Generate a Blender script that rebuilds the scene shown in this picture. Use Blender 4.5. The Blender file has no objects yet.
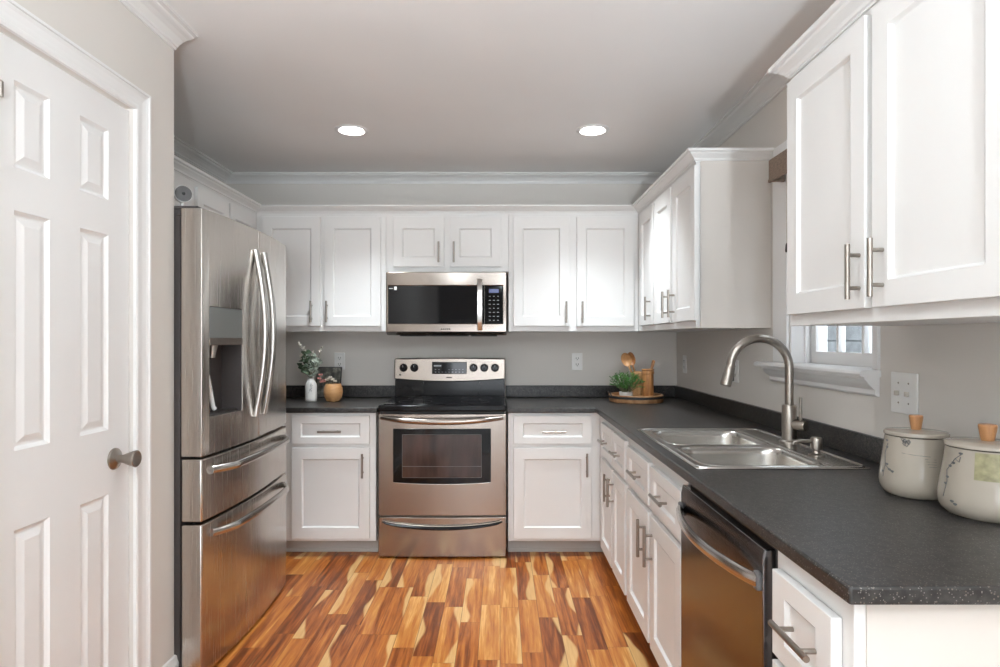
import bpy, bmesh, math, random
from mathutils import Vector, Matrix
random.seed(7)
PI = math.pi
S = bpy.context.scene
COL = S.collection

# ------------------------------------------------------------------ camera
H = 1.26
F = 610.0
cam = bpy.data.cameras.new('camera')
co = bpy.data.objects.new('camera', cam)
COL.objects.link(co)
co.location = (0, 0, H)
co.rotation_euler = (PI / 2, 0, 0)
cam.sensor_width = 36.0
cam.lens = F / 1000 * 36.0
cam.shift_y = 0.0065
cam.clip_start = 0.02
S.camera = co

# ------------------------------------------------------------------ world, exposure
S.view_settings.view_transform = 'Standard'
S.view_settings.look = 'None'
S.view_settings.gamma = 1
S.view_settings.use_curve_mapping = False
S.view_settings.exposure = 1.75
w = bpy.data.worlds.new('sky')
S.world = w
w.use_nodes = True
w.node_tree.nodes['Background'].inputs['Color'].default_value = (0.88, 0.93, 1.0, 1)
w.node_tree.nodes['Background'].inputs['Strength'].default_value = 2.2

CEIL = 2.392
XR = 1.2187      # right wall
XL = -1.89       # left wall
YB = 4.20        # back wall
XP = -1.21       # pantry wall
YP = 2.264       # pantry corner
YR = -4.5        # rear wall behind the camera


def area(name, loc, rot, sx, sy, energy, col=(1, 1, 1), spread=PI):
    l = bpy.data.lights.new(name, 'AREA')
    l.shape = 'RECTANGLE'
    l.size = sx
    l.size_y = sy
    l.energy = energy
    l.color = col
    l.spread = spread
    o = bpy.data.objects.new(name, l)
    COL.objects.link(o)
    o.location = loc
    o.rotation_euler = rot
    return o


# fill panel added at an invented window behind the camera
area('rear_fill', (0.0, YR + 0.03, 0.86), (PI / 2, 0, 0), 2.2, 1.25, 5, (0.82, 0.92, 1.0))
LAMPS = [(-0.80, 3.29), (0.50, 3.29), (-0.15, 1.45), (-0.15, 0.1), (-0.15, -1.2)]  # first two are in view; the others are added for fill


# ------------------------------------------------------------------ materials
def mat(name, col=(0.8, 0.8, 0.8), rough=0.5, metal=0.0, **kw):
    m = bpy.data.materials.new(name)
    m.use_nodes = True
    b = m.node_tree.nodes['Principled BSDF']
    b.inputs['Base Color'].default_value = (*col, 1)
    b.inputs['Roughness'].default_value = rough
    b.inputs['Metallic'].default_value = metal
    for k, v in kw.items():
        b.inputs[k.replace('_', ' ')].default_value = v
    return m


def nd(m, typ, **props):
    n = m.node_tree.nodes.new(typ)
    for k, v in props.items():
        setattr(n, k, v)
    return n


def lk(m, a, b):
    m.node_tree.links.new(a, b)


def noise_var(m, scale=(4, 4, 4), amount=0.04, bump=0.0, bscale=200, detail=3, rough_var=0.0):
    """slight procedural variation of the base colour and a fine bump"""
    b = m.node_tree.nodes['Principled BSDF']
    c = tuple(b.inputs['Base Color'].default_value)
    tc = nd(m, 'ShaderNodeTexCoord')
    mp = nd(m, 'ShaderNodeMapping')
    mp.inputs['Scale'].default_value = scale
    lk(m, tc.outputs['Object'], mp.inputs['Vector'])
    n = nd(m, 'ShaderNodeTexNoise')
    n.inputs['Scale'].default_value = 1.0
    n.inputs['Detail'].default_value = detail
    lk(m, mp.outputs['Vector'], n.inputs['Vector'])
    r = nd(m, 'ShaderNodeValToRGB')
    r.color_ramp.elements[0].position = 0.3
    r.color_ramp.elements[1].position = 0.7
    r.color_ramp.elements[0].color = (*[x * (1 - amount) for x in c[:3]], 1)
    r.color_ramp.elements[1].color = (*[min(1, x * (1 + amount)) for x in c[:3]], 1)
    lk(m, n.outputs['Fac'], r.inputs['Fac'])
    lk(m, r.outputs['Color'], b.inputs['Base Color'])
    if rough_var:
        mr = nd(m, 'ShaderNodeMapRange')
        r0 = b.inputs['Roughness'].default_value
        mr.inputs['To Min'].default_value = r0 - rough_var
        mr.inputs['To Max'].default_value = r0 + rough_var
        lk(m, n.outputs['Fac'], mr.inputs['Value'])
        lk(m, mr.outputs['Result'], b.inputs['Roughness'])
    if bump:
        n2 = nd(m, 'ShaderNodeTexNoise')
        n2.inputs['Scale'].default_value = bscale
        lk(m, tc.outputs['Object'], n2.inputs['Vector'])
        bp = nd(m, 'ShaderNodeBump')
        bp.inputs['Strength'].default_value = bump
        bp.inputs['Distance'].default_value = 0.002
        lk(m, n2.outputs['Fac'], bp.inputs['Height'])
        lk(m, bp.outputs['Normal'], b.inputs['Normal'])
    return m


def steel(name, col=(0.60, 0.565, 0.53), rough=0.24, vertical=False, scale=420, strength=0.035):
    m = mat(name, col, rough, 1.0)
    b = m.node_tree.nodes['Principled BSDF']
    tc = nd(m, 'ShaderNodeTexCoord')
    mp = nd(m, 'ShaderNodeMapping')
    mp.inputs['Scale'].default_value = (scale, scale, 3) if vertical else (3, 3, scale)
    lk(m, tc.outputs['Object'], mp.inputs['Vector'])
    n = nd(m, 'ShaderNodeTexNoise')
    n.inputs['Scale'].default_value = 1.0
    n.inputs['Detail'].default_value = 2
    lk(m, mp.outputs['Vector'], n.inputs['Vector'])
    bp = nd(m, 'ShaderNodeBump')
    bp.inputs['Strength'].default_value = strength
    bp.inputs['Distance'].default_value = 0.0006
    lk(m, n.outputs['Fac'], bp.inputs['Height'])
    lk(m, bp.outputs['Normal'], b.inputs['Normal'])
    mr = nd(m, 'ShaderNodeMapRange')
    mr.inputs['To Min'].default_value = rough - 0.06
    mr.inputs['To Max'].default_value = rough + 0.08
    lk(m, n.outputs['Fac'], mr.inputs['Value'])
    lk(m, mr.outputs['Result'], b.inputs['Roughness'])
    return m


M = {}
M['cab'] = noise_var(mat('cabinet_paint', (0.80, 0.79, 0.775), 0.38), (3, 3, 3), 0.012)
M['endpan'] = noise_var(mat('end_panel_beige', (0.66, 0.61, 0.56), 0.42), (3, 3, 3), 0.012)  # beiger and darker than the cabinet fronts
M['trim'] = noise_var(mat('trim_paint', (0.82, 0.81, 0.80), 0.35), (3, 3, 3), 0.012)
M['wall'] = noise_var(mat('wall_paint', (0.72, 0.68, 0.635), 0.75), (2, 2, 2), 0.015, 0.15, 350)
M['rug'] = noise_var(mat('bounce_rug_grey', (0.62, 0.62, 0.62), 0.95), (80, 80, 80), 0.1, 0.4, 300)
M['rear'] = noise_var(mat('rear_wall_taupe', (0.28, 0.26, 0.24), 0.8), (2, 2, 2), 0.03)
M['ceil'] = noise_var(mat('ceiling_paint', (0.86, 0.85, 0.84), 0.85), (2, 2, 2), 0.015, 0.15, 300)
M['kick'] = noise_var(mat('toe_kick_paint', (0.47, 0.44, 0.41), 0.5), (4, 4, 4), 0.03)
M['steel'] = steel('brushed_stainless', (0.34, 0.295, 0.26), 0.22)
M['steel_v'] = steel('vertical_brushed_stainless', (0.60, 0.565, 0.525), vertical=True)
M['steel_dark'] = steel('dark_brushed_stainless', (0.19, 0.185, 0.19), 0.16, vertical=True, strength=0.06)
M['steel_side'] = steel('satin_side_steel', (0.50, 0.46, 0.42), 0.38)
M['sink'] = noise_var(mat('sink_stainless', (0.57, 0.55, 0.52), 0.24, 1.0), (6, 6, 6), 0.04)
M['nickel'] = noise_var(mat('satin_nickel', (0.36, 0.325, 0.29), 0.30, 1.0), (9, 9, 9), 0.03)
M['chrome'] = mat('bright_metal', (0.56, 0.54, 0.52), 0.20, 1.0)
M['steel_fine'] = steel('fine_brushed_stainless', (0.23, 0.195, 0.17), 0.15)
M['black_glass'] = mat('black_glass', (0.004, 0.004, 0.005), 0.05, 0.0, Specular_IOR_Level=0.3)
M['oven_glass'] = noise_var(mat('smoked_oven_glass', (0.05, 0.028, 0.024), 0.10), (14, 2, 3), 0.6)
M['black'] = noise_var(mat('black_enamel', (0.006, 0.006, 0.007), 0.14, 0.0, Specular_IOR_Level=0.22), (5, 5, 5), 0.2)
M['blackmat'] = noise_var(mat('black_plastic', (0.02, 0.02, 0.021), 0.5), (20, 20, 20), 0.2)
M['darkgrey'] = noise_var(mat('dark_grey_cabinet_metal', (0.055, 0.047, 0.045), 0.45), (5, 5, 5), 0.1)
M['grey'] = noise_var(mat('grey_plastic', (0.13, 0.125, 0.125), 0.5), (9, 9, 9), 0.1)
M['plate'] = noise_var(mat('wall_plate_plastic', (0.86, 0.85, 0.83), 0.3), (9, 9, 9), 0.02)
M['slot'] = mat('slot_dark', (0.05, 0.045, 0.04), 0.6)
M['cream'] = noise_var(mat('cream_glaze', (0.36, 0.315, 0.262), 0.16), (8, 8, 8), 0.05)
M['white_cer'] = noise_var(mat('white_ceramic', (0.74, 0.72, 0.69), 0.3), (8, 8, 8), 0.04)
M['mark'] = mat('printed_ink', (0.10, 0.10, 0.10), 0.5)
M['olive'] = noise_var(mat('olive_print', (0.25, 0.225, 0.12), 0.4), (70, 70, 70), 0.25)
M['display'] = mat('display_blue', (0.03, 0.04, 0.10), 0.2)
M['display'].node_tree.nodes['Principled BSDF'].inputs['Emission Color'].default_value = (0.15, 0.2, 0.7, 1)
M['display'].node_tree.nodes['Principled BSDF'].inputs['Emission Strength'].default_value = 0.06
M['key'] = mat('key_print', (0.45, 0.46, 0.48), 0.5)
M['fabric'] = noise_var(mat('taupe_linen', (0.27, 0.20, 0.155), 0.9), (60, 60, 200), 0.2, 0.4, 500)
M['cord'] = noise_var(mat('pale_cord', (0.62, 0.57, 0.50), 0.8), (60, 60, 60), 0.1)
M['leaf'] = noise_var(mat('eucalyptus_leaf', (0.38, 0.43, 0.36), 0.6), (40, 40, 40), 0.35)
M['leafd'] = noise_var(mat('dark_leaf', (0.07, 0.11, 0.06), 0.6), (40, 40, 40), 0.4)
M['grassy'] = noise_var(mat('fresh_green_leaf', (0.05, 0.19, 0.03), 0.5), (60, 60, 60), 0.5)
M['stem'] = noise_var(mat('stem_green', (0.13, 0.12, 0.06), 0.7), (40, 40, 40), 0.3)
M['petal'] = noise_var(mat('white_petal', (0.75, 0.70, 0.62), 0.7), (50, 50, 50), 0.1)
M['pink'] = noise_var(mat('pink_petal', (0.62, 0.27, 0.24), 0.7), (50, 50, 50), 0.3)
M['soil'] = noise_var(mat('potting_soil', (0.04, 0.03, 0.02), 0.9), (90, 90, 90), 0.4)
M['lens'] = mat('lamp_lens', (1, 1, 1), 0.5)
M['lens'].node_tree.nodes['Principled BSDF'].inputs['Emission Color'].default_value = (1, 0.96, 0.9, 1)
M['lens'].node_tree.nodes['Principled BSDF'].inputs['Emission Strength'].default_value = 9
M['globe'] = mat('added_globe_glow', (1, 1, 1), 0.4)
M['globe'].node_tree.nodes['Principled BSDF'].inputs['Emission Color'].default_value = (0.80, 0.92, 1.0, 1)
M['globe'].node_tree.nodes['Principled BSDF'].inputs['Emission Strength'].default_value = 9
M['brick'] = noise_var(mat('neighbour_siding', (0.05, 0.052, 0.052), 0.9), (14, 14, 14), 0.35, 0.5, 60, 6)


def wood(name, c0, c1, scale=(2, 2, 30), rough=0.4):
    m = mat(name, c0, rough)
    b = m.node_tree.nodes['Principled BSDF']
    tc = nd(m, 'ShaderNodeTexCoord')
    mp = nd(m, 'ShaderNodeMapping')
    mp.inputs['Scale'].default_value = scale
    lk(m, tc.outputs['Object'], mp.inputs['Vector'])
    n = nd(m, 'ShaderNodeTexNoise')
    n.inputs['Scale'].default_value = 3
    n.inputs['Detail'].default_value = 5
    n.inputs['Distortion'].default_value = 0.6
    lk(m, mp.outputs['Vector'], n.inputs['Vector'])
    r = nd(m, 'ShaderNodeValToRGB')
    r.color_ramp.elements[0].position = 0.32
    r.color_ramp.elements[1].position = 0.68
    r.color_ramp.elements[0].color = (*c0, 1)
    r.color_ramp.elements[1].color = (*c1, 1)
    lk(m, n.outputs['Fac'], r.inputs['Fac'])
    lk(m, r.outputs['Color'], b.inputs['Base Color'])
    return m


M['acacia'] = wood('warm_acacia', (0.30, 0.12, 0.04), (0.55, 0.27, 0.10), (18, 18, 3))
M['beech'] = wood('light_beech', (0.50, 0.26, 0.11), (0.66, 0.38, 0.18), (18, 18, 3))
M['knobwood'] = wood('lid_knob_wood', (0.36, 0.165, 0.065), (0.46, 0.225, 0.095), (30, 30, 6))
M['bowlwood'] = wood('honey_wood', (0.50, 0.24, 0.09), (0.62, 0.34, 0.15), (5, 5, 18))
M['traywood'] = wood('tray_wood', (0.26, 0.12, 0.05), (0.48, 0.27, 0.13), (6, 6, 3))


def counter_mat():
    m = mat('dark_speckled_laminate', (0.03, 0.03, 0.03), 0.36)
    b = m.node_tree.nodes['Principled BSDF']
    tc = nd(m, 'ShaderNodeTexCoord')
    n = nd(m, 'ShaderNodeTexNoise')
    n.inputs['Scale'].default_value = 60
    n.inputs['Detail'].default_value = 6
    lk(m, tc.outputs['Object'], n.inputs['Vector'])
    r = nd(m, 'ShaderNodeValToRGB')
    r.color_ramp.elements[0].position = 0.35
    r.color_ramp.elements[1].position = 0.75
    r.color_ramp.elements[0].color = (0.010, 0.009, 0.009, 1)
    r.color_ramp.elements[1].color = (0.046, 0.042, 0.040, 1)
    lk(m, n.outputs['Fac'], r.inputs['Fac'])
    cur = r.outputs['Color']
    for sc, th, colr in ((150, 0.22, (0.13, 0.11, 0.09, 1)), (230, 0.26, (0.17, 0.16, 0.15, 1)), (90, 0.10, (0.14, 0.13, 0.12, 1))):
        v = nd(m, 'ShaderNodeTexVoronoi')
        v.inputs['Scale'].default_value = sc
        lk(m, tc.outputs['Object'], v.inputs['Vector'])
        lt = nd(m, 'ShaderNodeMath', operation='LESS_THAN')
        lt.inputs[1].default_value = th
        lk(m, v.outputs['Distance'], lt.inputs[0])
        sp = nd(m, 'ShaderNodeSeparateColor')
        lk(m, v.outputs['Color'], sp.inputs['Color'])
        gt = nd(m, 'ShaderNodeMath', operation='GREATER_THAN')
        gt.inputs[1].default_value = 0.55
        lk(m, sp.outputs['Red'], gt.inputs[0])
        mu = nd(m, 'ShaderNodeMath', operation='MULTIPLY')
        lk(m, lt.outputs[0], mu.inputs[0])
        lk(m, gt.outputs[0], mu.inputs[1])
        mx = nd(m, 'ShaderNodeMix', data_type='RGBA')
        lk(m, mu.outputs[0], mx.inputs['Factor'])
        lk(m, cur, mx.inputs['A'])
        mx.inputs['B'].default_value = colr
        cur = mx.outputs['Result']
    lk(m, cur, b.inputs['Base Color'])
    return m


M['counter'] = counter_mat()


def floor_mat():
    m = mat('acacia_plank_floor', (0.4, 0.2, 0.1), 0.30, 0.0, Specular_IOR_Level=0.4)
    b = m.node_tree.nodes['Principled BSDF']
    g = nd(m, 'ShaderNodeNewGeometry')
    sx = nd(m, 'ShaderNodeSeparateXYZ')
    lk(m, g.outputs['Position'], sx.inputs[0])

    def math_(op, a, c=None, d=None):
        n = nd(m, 'ShaderNodeMath', operation=op)
        for i, v in enumerate((a, c, d)):
            if v is None:
                continue
            if isinstance(v, (int, float)):
                n.inputs[i].default_value = v
            else:
                lk(m, v, n.inputs[i])
        return n.outputs[0]

    W_, L_ = 0.088, 0.50
    u = math_('DIVIDE', sx.outputs['X'], W_)
    row = math_('FLOOR', u)
    fu = math_('FRACT', u)
    wn = nd(m, 'ShaderNodeTexWhiteNoise', noise_dimensions='1D')
    lk(m, row, wn.inputs['W'])
    off = math_('MULTIPLY', wn.outputs['Value'], 7.3)
    v = math_('ADD', math_('DIVIDE', sx.outputs['Y'], L_), off)
    pid = math_('FLOOR', v)
    fv = math_('FRACT', v)
    cb = nd(m, 'ShaderNodeCombineXYZ')
    lk(m, row, cb.inputs[0])
    lk(m, pid, cb.inputs[1])
    w2 = nd(m, 'ShaderNodeTexWhiteNoise', noise_dimensions='3D')
    lk(m, cb.outputs[0], w2.inputs['Vector'])
    sc = nd(m, 'ShaderNodeSeparateColor')
    lk(m, w2.outputs['Color'], sc.inputs['Color'])
    # grain coordinates, shifted for every plank
    gx = math_('ADD', math_('MULTIPLY', sx.outputs['X'], 26.0), math_('MULTIPLY', sc.outputs['Red'], 80.0))
    gy = math_('ADD', math_('MULTIPLY', sx.outputs['Y'], 1.5), math_('MULTIPLY', sc.outputs['Green'], 80.0))
    gc = nd(m, 'ShaderNodeCombineXYZ')
    lk(m, gx, gc.inputs[0])
    lk(m, gy, gc.inputs[1])
    n1 = nd(m, 'ShaderNodeTexNoise')
    n1.inputs['Scale'].default_value = 1.0
    n1.inputs['Detail'].default_value = 5
    n1.inputs['Distortion'].default_value = 1.2
    lk(m, gc.outputs[0], n1.inputs['Vector'])
    n3 = nd(m, 'ShaderNodeTexNoise')
    n3.inputs['Scale'].default_value = 5.0
    n3.inputs['Detail'].default_value = 4
    n3.inputs['Distortion'].default_value = 0.25
    lk(m, gc.outputs[0], n3.inputs['Vector'])
    r = nd(m, 'ShaderNodeValToRGB')
    e = r.color_ramp.elements
    e[0].position = 0.0
    e[0].color = (0.13, 0.03, 0.006, 1)
    e[1].position = 1.0
    e[1].color = (0.72, 0.38, 0.12, 1)
    for p, c in ((0.25, (0.26, 0.065, 0.012, 1)), (0.5, (0.44, 0.135, 0.024, 1)), (0.78, (0.56, 0.23, 0.05, 1))):
        x = e.new(p)
        x.color = c
    t = math_('ADD', math_('MULTIPLY', sc.outputs['Blue'], 0.62), math_('MULTIPLY', math_('SUBTRACT', n1.outputs['Fac'], 0.40), 1.5))
    t = math_('ADD', t, math_('MULTIPLY', math_('SUBTRACT', n3.outputs['Fac'], 0.5), 0.7))
    lk(m, t, r.inputs['Fac'])
    # pale sapwood along one side of some planks
    wav = nd(m, 'ShaderNodeTexNoise', noise_dimensions='2D')
    wav.inputs['Scale'].default_value = 1.0
    wav.inputs['Detail'].default_value = 0.5
    wc = nd(m, 'ShaderNodeCombineXYZ')
    lk(m, math_('MULTIPLY', sc.outputs['Red'], 50.0), wc.inputs[0])
    lk(m, math_('ADD', math_('MULTIPLY', sx.outputs['Y'], 3.6), math_('MULTIPLY', sc.outputs['Green'], 50.0)), wc.inputs[1])
    lk(m, wc.outputs[0], wav.inputs['Vector'])
    side = math_('ROUND', sc.outputs['Green'])
    fu2 = math_('ABSOLUTE', math_('SUBTRACT', fu, side))
    edge = math_('ADD', math_('MULTIPLY', math_('SUBTRACT', sc.outputs['Red'], 0.46), 0.75), math_('MULTIPLY', math_('SUBTRACT', wav.outputs['Fac'], 0.5), 1.1))
    sap = nd(m, 'ShaderNodeMapRange')
    sap.inputs['From Min'].default_value = 0.0
    sap.inputs['From Max'].default_value = 0.12
    lk(m, math_('SUBTRACT', edge, fu2), sap.inputs['Value'])
    mx = nd(m, 'ShaderNodeMix', data_type='RGBA')
    lk(m, math_('MULTIPLY', sap.outputs['Result'], 0.85), mx.inputs['Factor'])
    lk(m, r.outputs['Color'], mx.inputs['A'])
    rs = nd(m, 'ShaderNodeValToRGB')
    rs.color_ramp.elements[0].color = (0.60, 0.30, 0.085, 1)
    rs.color_ramp.elements[1].color = (0.78, 0.54, 0.25, 1)
    lk(m, n3.outputs['Fac'], rs.inputs['Fac'])
    lk(m, rs.outputs['Color'], mx.inputs['B'])
    # joints
    ga = math_('LESS_THAN', math_('MINIMUM', fu, math_('SUBTRACT', 1.0, fu)), 0.016)
    gb = math_('LESS_THAN', math_('MINIMUM', fv, math_('SUBTRACT', 1.0, fv)), 0.0022)
    gap = math_('MAXIMUM', ga, gb)
    mj = nd(m, 'ShaderNodeMix', data_type='RGBA')
    lk(m, math_('MULTIPLY', gap, 0.55), mj.inputs['Factor'])
    lk(m, mx.outputs['Result'], mj.inputs['A'])
    mj.inputs['B'].default_value = (0.10, 0.035, 0.012, 1)
    lk(m, mj.outputs['Result'], b.inputs['Base Color'])
    return m


M['floor'] = floor_mat()


def picture_mat():
    m = mat('dark_floral_print', (0.05, 0.05, 0.05), 0.5)
    b = m.node_tree.nodes['Principled BSDF']
    tc = nd(m, 'ShaderNodeTexCoord')
    n = nd(m, 'ShaderNodeTexNoise')
    n.inputs['Scale'].default_value = 28
    n.inputs['Detail'].default_value = 5
    lk(m, tc.outputs['Object'], n.inputs['Vector'])
    r = nd(m, 'ShaderNodeValToRGB')
    e = r.color_ramp.elements
    e[0].position = 0.40
    e[0].color = (0.055, 0.055, 0.05, 1)
    e[1].position = 0.70
    e[1].color = (0.40, 0.38, 0.33, 1)
    x = e.new(0.53)
    x.color = (0.13, 0.13, 0.11, 1)
    lk(m, n.outputs['Fac'], r.inputs['Fac'])
    lk(m, r.outputs['Color'], b.inputs['Base Color'])
    return m


M['picture'] = picture_mat()
glass = bpy.data.materials.new('window_glass')
glass.use_nodes = True
gb_ = glass.node_tree.nodes['Principled BSDF']
gb_.inputs['Base Color'].default_value = (0.9, 0.95, 0.97, 1)
gb_.inputs['Roughness'].default_value = 0.02
gb_.inputs['Transmission Weight'].default_value = 1.0
gb_.inputs['IOR'].default_value = 1.02
M['glass'] = glass


# ------------------------------------------------------------------ builders
def finish(bm, name, m, parent=None, smooth=False, bevel=0.0, seg=2, sub=0, angle=35):
    bmesh.ops.recalc_face_normals(bm, faces=bm.faces)
    me = bpy.data.meshes.new(name)
    bm.to_mesh(me)
    bm.free()
    o = bpy.data.objects.new(name, me)
    COL.objects.link(o)
    for x in (m if isinstance(m, (list, tuple)) else [m]):
        me.materials.append(x)
    if smooth or bevel:
        for p in me.polygons:
            p.use_smooth = True
        me.set_sharp_from_angle(angle=math.radians(angle))
    if bevel:
        b = o.modifiers.new('bevel', 'BEVEL')
        b.width = bevel
        b.segments = seg
        b.limit_method = 'ANGLE'
        b.angle_limit = math.radians(35)
    if sub:
        s = o.modifiers.new('sub', 'SUBSURF')
        s.levels = sub
        s.render_levels = sub
    if parent:
        o.parent = parent
    return o


def box(bm, x0, x1, y0, y1, z0, z1, mi=0):
    vs = [bm.verts.new(p) for p in ((x0, y0, z0), (x1, y0, z0), (x1, y1, z0), (x0, y1, z0),
                                    (x0, y0, z1), (x1, y0, z1), (x1, y1, z1), (x0, y1, z1))]
    for f in ((0, 3, 2, 1), (4, 5, 6, 7), (0, 1, 5, 4), (1, 2, 6, 5), (2, 3, 7, 6), (3, 0, 4, 7)):
        bm.faces.new([vs[i] for i in f]).material_index = mi


def tube(bm, pts, r, n=12, mi=0, cap=True, flat=None):
    """tube through points; r a number or list; flat=(axis vector, factor) squashes the section"""
    pts = [Vector(p) for p in pts]
    rs = r if isinstance(r, (list, tuple)) else [r] * len(pts)
    rings = []
    t0 = (pts[1] - pts[0]).normalized()
    ref = Vector((0, 0, 1)) if abs(t0.z) < 0.9 else Vector((1, 0, 0))
    a = t0.cross(ref).normalized()
    for i, p in enumerate(pts):
        if i == 0:
            t = pts[1] - pts[0]
        elif i == len(pts) - 1:
            t = pts[-1] - pts[-2]
        else:
            t = (pts[i + 1] - p).normalized() + (p - pts[i - 1]).normalized()
        t.normalize()
        a = (a - t * a.dot(t)).normalized()
        b = t.cross(a)
        ring = []
        for k in range(n):
            th = 2 * PI * k / n
            d = a * math.cos(th) * rs[i] + b * math.sin(th) * rs[i]
            if flat:
                ax, fac = flat
                d = d - ax * d.dot(ax) * (1 - fac)
            ring.append(bm.verts.new(p + d))
        rings.append(ring)
    for i in range(len(rings) - 1):
        for k in range(n):
            f = bm.faces.new((rings[i][k], rings[i][(k + 1) % n], rings[i + 1][(k + 1) % n], rings[i + 1][k]))
            f.material_index = mi
    if cap:
        bm.faces.new(rings[0][::-1]).material_index = mi
        bm.faces.new(rings[-1]).material_index = mi


def lathe(bm, prof, c=(0, 0, 0), n=40, axis='z', mi=0, mat4=None):
    """prof list of (r, h); revolve about an axis through c"""
    c = Vector(c)
    rings = []
    for r, h in prof:
        ring = []
        if r < 1e-6:
            ring = [(0, 0, h)]
        else:
            ring = [(r * math.cos(2 * PI * k / n), r * math.sin(2 * PI * k / n), h) for k in range(n)]
        out = []
        for x, y, z in ring:
            if axis == 'z':
                p = Vector((x, y, z))
            elif axis == 'y':
                p = Vector((x, z, y))
            else:
                p = Vector((z, x, y))
            if mat4:
                p = mat4 @ p
            out.append(bm.verts.new(c + p))
        rings.append(out)
    for i in range(len(rings) - 1):
        A, B = rings[i], rings[i + 1]
        for k in range(n):
            k2 = (k + 1) % n
            if len(A) == 1 and len(B) == 1:
                continue
            if len(A) == 1:
                f = (A[0], B[k2], B[k])
            elif len(B) == 1:
                f = (A[k], A[k2], B[0])
            else:
                f = (A[k], A[k2], B[k2], B[k])
            bm.faces.new(f).material_index = mi
    if len(rings[0]) > 1 and len(rings[-1]) > 1:      # a ring-shaped section: close it onto itself
        for k in range(n):
            k2 = (k + 1) % n
            bm.faces.new((rings[-1][k], rings[-1][k2], rings[0][k2], rings[0][k])).material_index = mi


def grid_solid(bm, us, vs, keep, fr, bk, mi=0):
    """solid made of kept cells of a u-v grid, between surface fr(u,v) and bk(u,v)"""
    A, B = {}, {}

    def g(D, fn, i, j):
        if (i, j) not in D:
            D[(i, j)] = bm.verts.new(fn(us[i], vs[j]))
        return D[(i, j)]
    nu, nv = len(us) - 1, len(vs) - 1
    kept = {(i, j) for i in range(nu) for j in range(nv)
            if keep((us[i] + us[i + 1]) / 2, (vs[j] + vs[j + 1]) / 2)}
    for (i, j) in kept:
        q = [(i, j), (i + 1, j), (i + 1, j + 1), (i, j + 1)]
        bm.faces.new([g(A, fr, *p) for p in q]).material_index = mi
        bm.faces.new([g(B, bk, *p) for p in q[::-1]]).material_index = mi
        for k, (di, dj) in enumerate(((0, -1), (1, 0), (0, 1), (-1, 0))):
            if (i + di, j + dj) not in kept:
                p, q2 = q[k], q[(k + 1) % 4]
                bm.faces.new((g(A, fr, *p), g(B, bk, *p), g(B, bk, *q2), g(A, fr, *q2))).material_index = mi


def sweep(bm, prof, path, normal=(0, 0, 1), sign=1, mi=0):
    """profile (a, b): a across the path in its plane, b along the plane normal; mitred corners"""
    nrm = Vector(normal).normalized()
    P = [Vector(p) for p in path]
    rings = []
    for i, p in enumerate(P):
        dirs = []
        if i > 0:
            dirs.append((p - P[i - 1]).normalized())
        if i < len(P) - 1:
            dirs.append((P[i + 1] - p).normalized())
        sides = [nrm.cross(d) * sign for d in dirs]
        m = sum(sides, Vector()).normalized()
        k = 1 / max(0.2, m.dot(sides[0]))
        rings.append([bm.verts.new(p + m * (a * k) + nrm * b) for a, b in prof])
    n = len(prof)
    for i in range(len(rings) - 1):
        for k in range(n):
            bm.faces.new((rings[i][k], rings[i][(k + 1) % n], rings[i + 1][(k + 1) % n], rings[i + 1][k])).material_index = mi
    bm.faces.new(rings[0][::-1]).material_index = mi
    bm.faces.new(rings[-1]).material_index = mi


def thing(name, label, cat, loc=(0, 0, 0), rz=0.0, group=None):
    o = bpy.data.objects.new(name, None)
    COL.objects.link(o)
    o.empty_display_size = 0.1
    o.location = loc
    o.rotation_euler = (0, 0, rz)
    return tag(o, label, cat, group)


def tag(o, label, cat, group=None):
    o['label'] = label
    o['category'] = cat
    if group:
        o['group'] = group
    return o


def struct(o):
    o['kind'] = 'structure'
    return o


def boxobj(name, m, dims, parent=None, bevel=0.0, seg=2):
    bm = bmesh.new()
    box(bm, *dims)
    return finish(bm, name, m, parent, bevel=bevel, seg=seg)


# ------------------------------------------------------------------ room shell
T = 0.12
struct(boxobj('floor', M['floor'], (XL - T, XR + T, YR - T, YB + T, -0.1, 0.0)))
bm = bmesh.new()
# ceiling with round holes for the recessed lamps is replaced by a grid with square cut-outs under the lamp trims
hs = 0.066
xs = sorted({XL - T, XR + T} | {x + d for x, _ in LAMPS for d in (-hs, hs)})
ys = sorted({YR - T, YB + T} | {y + d for _, y in LAMPS for d in (-hs, hs)})
grid_solid(bm, xs, ys, lambda u, v: not any(abs(u - x) < hs and abs(v - y) < hs for x, y in LAMPS),
           lambda u, v: (u, v, CEIL), lambda u, v: (u, v, CEIL + 0.1))
struct(finish(bm, 'ceiling', M['ceil']))
struct(boxobj('wall_back', M['wall'], (XL - T, XR + T, YB, YB + T, 0, CEIL)))
struct(boxobj('wall_left', M['wall'], (XL - T, XL, YP, YB, 0, CEIL)))
WIN = (1.98, 2.57, 1.14, 2.02)
bm = bmesh.new()
grid_solid(bm, [YR - T, WIN[0], WIN[1], YB], [0, WIN[2], WIN[3], CEIL],
           lambda u, v: not (WIN[0] < u < WIN[1] and WIN[2] < v < WIN[3]),
           lambda u, v: (XR, u, v), lambda u, v: (XR + 0.16, u, v))
struct(finish(bm, 'wall_right', M['wall']))
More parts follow.
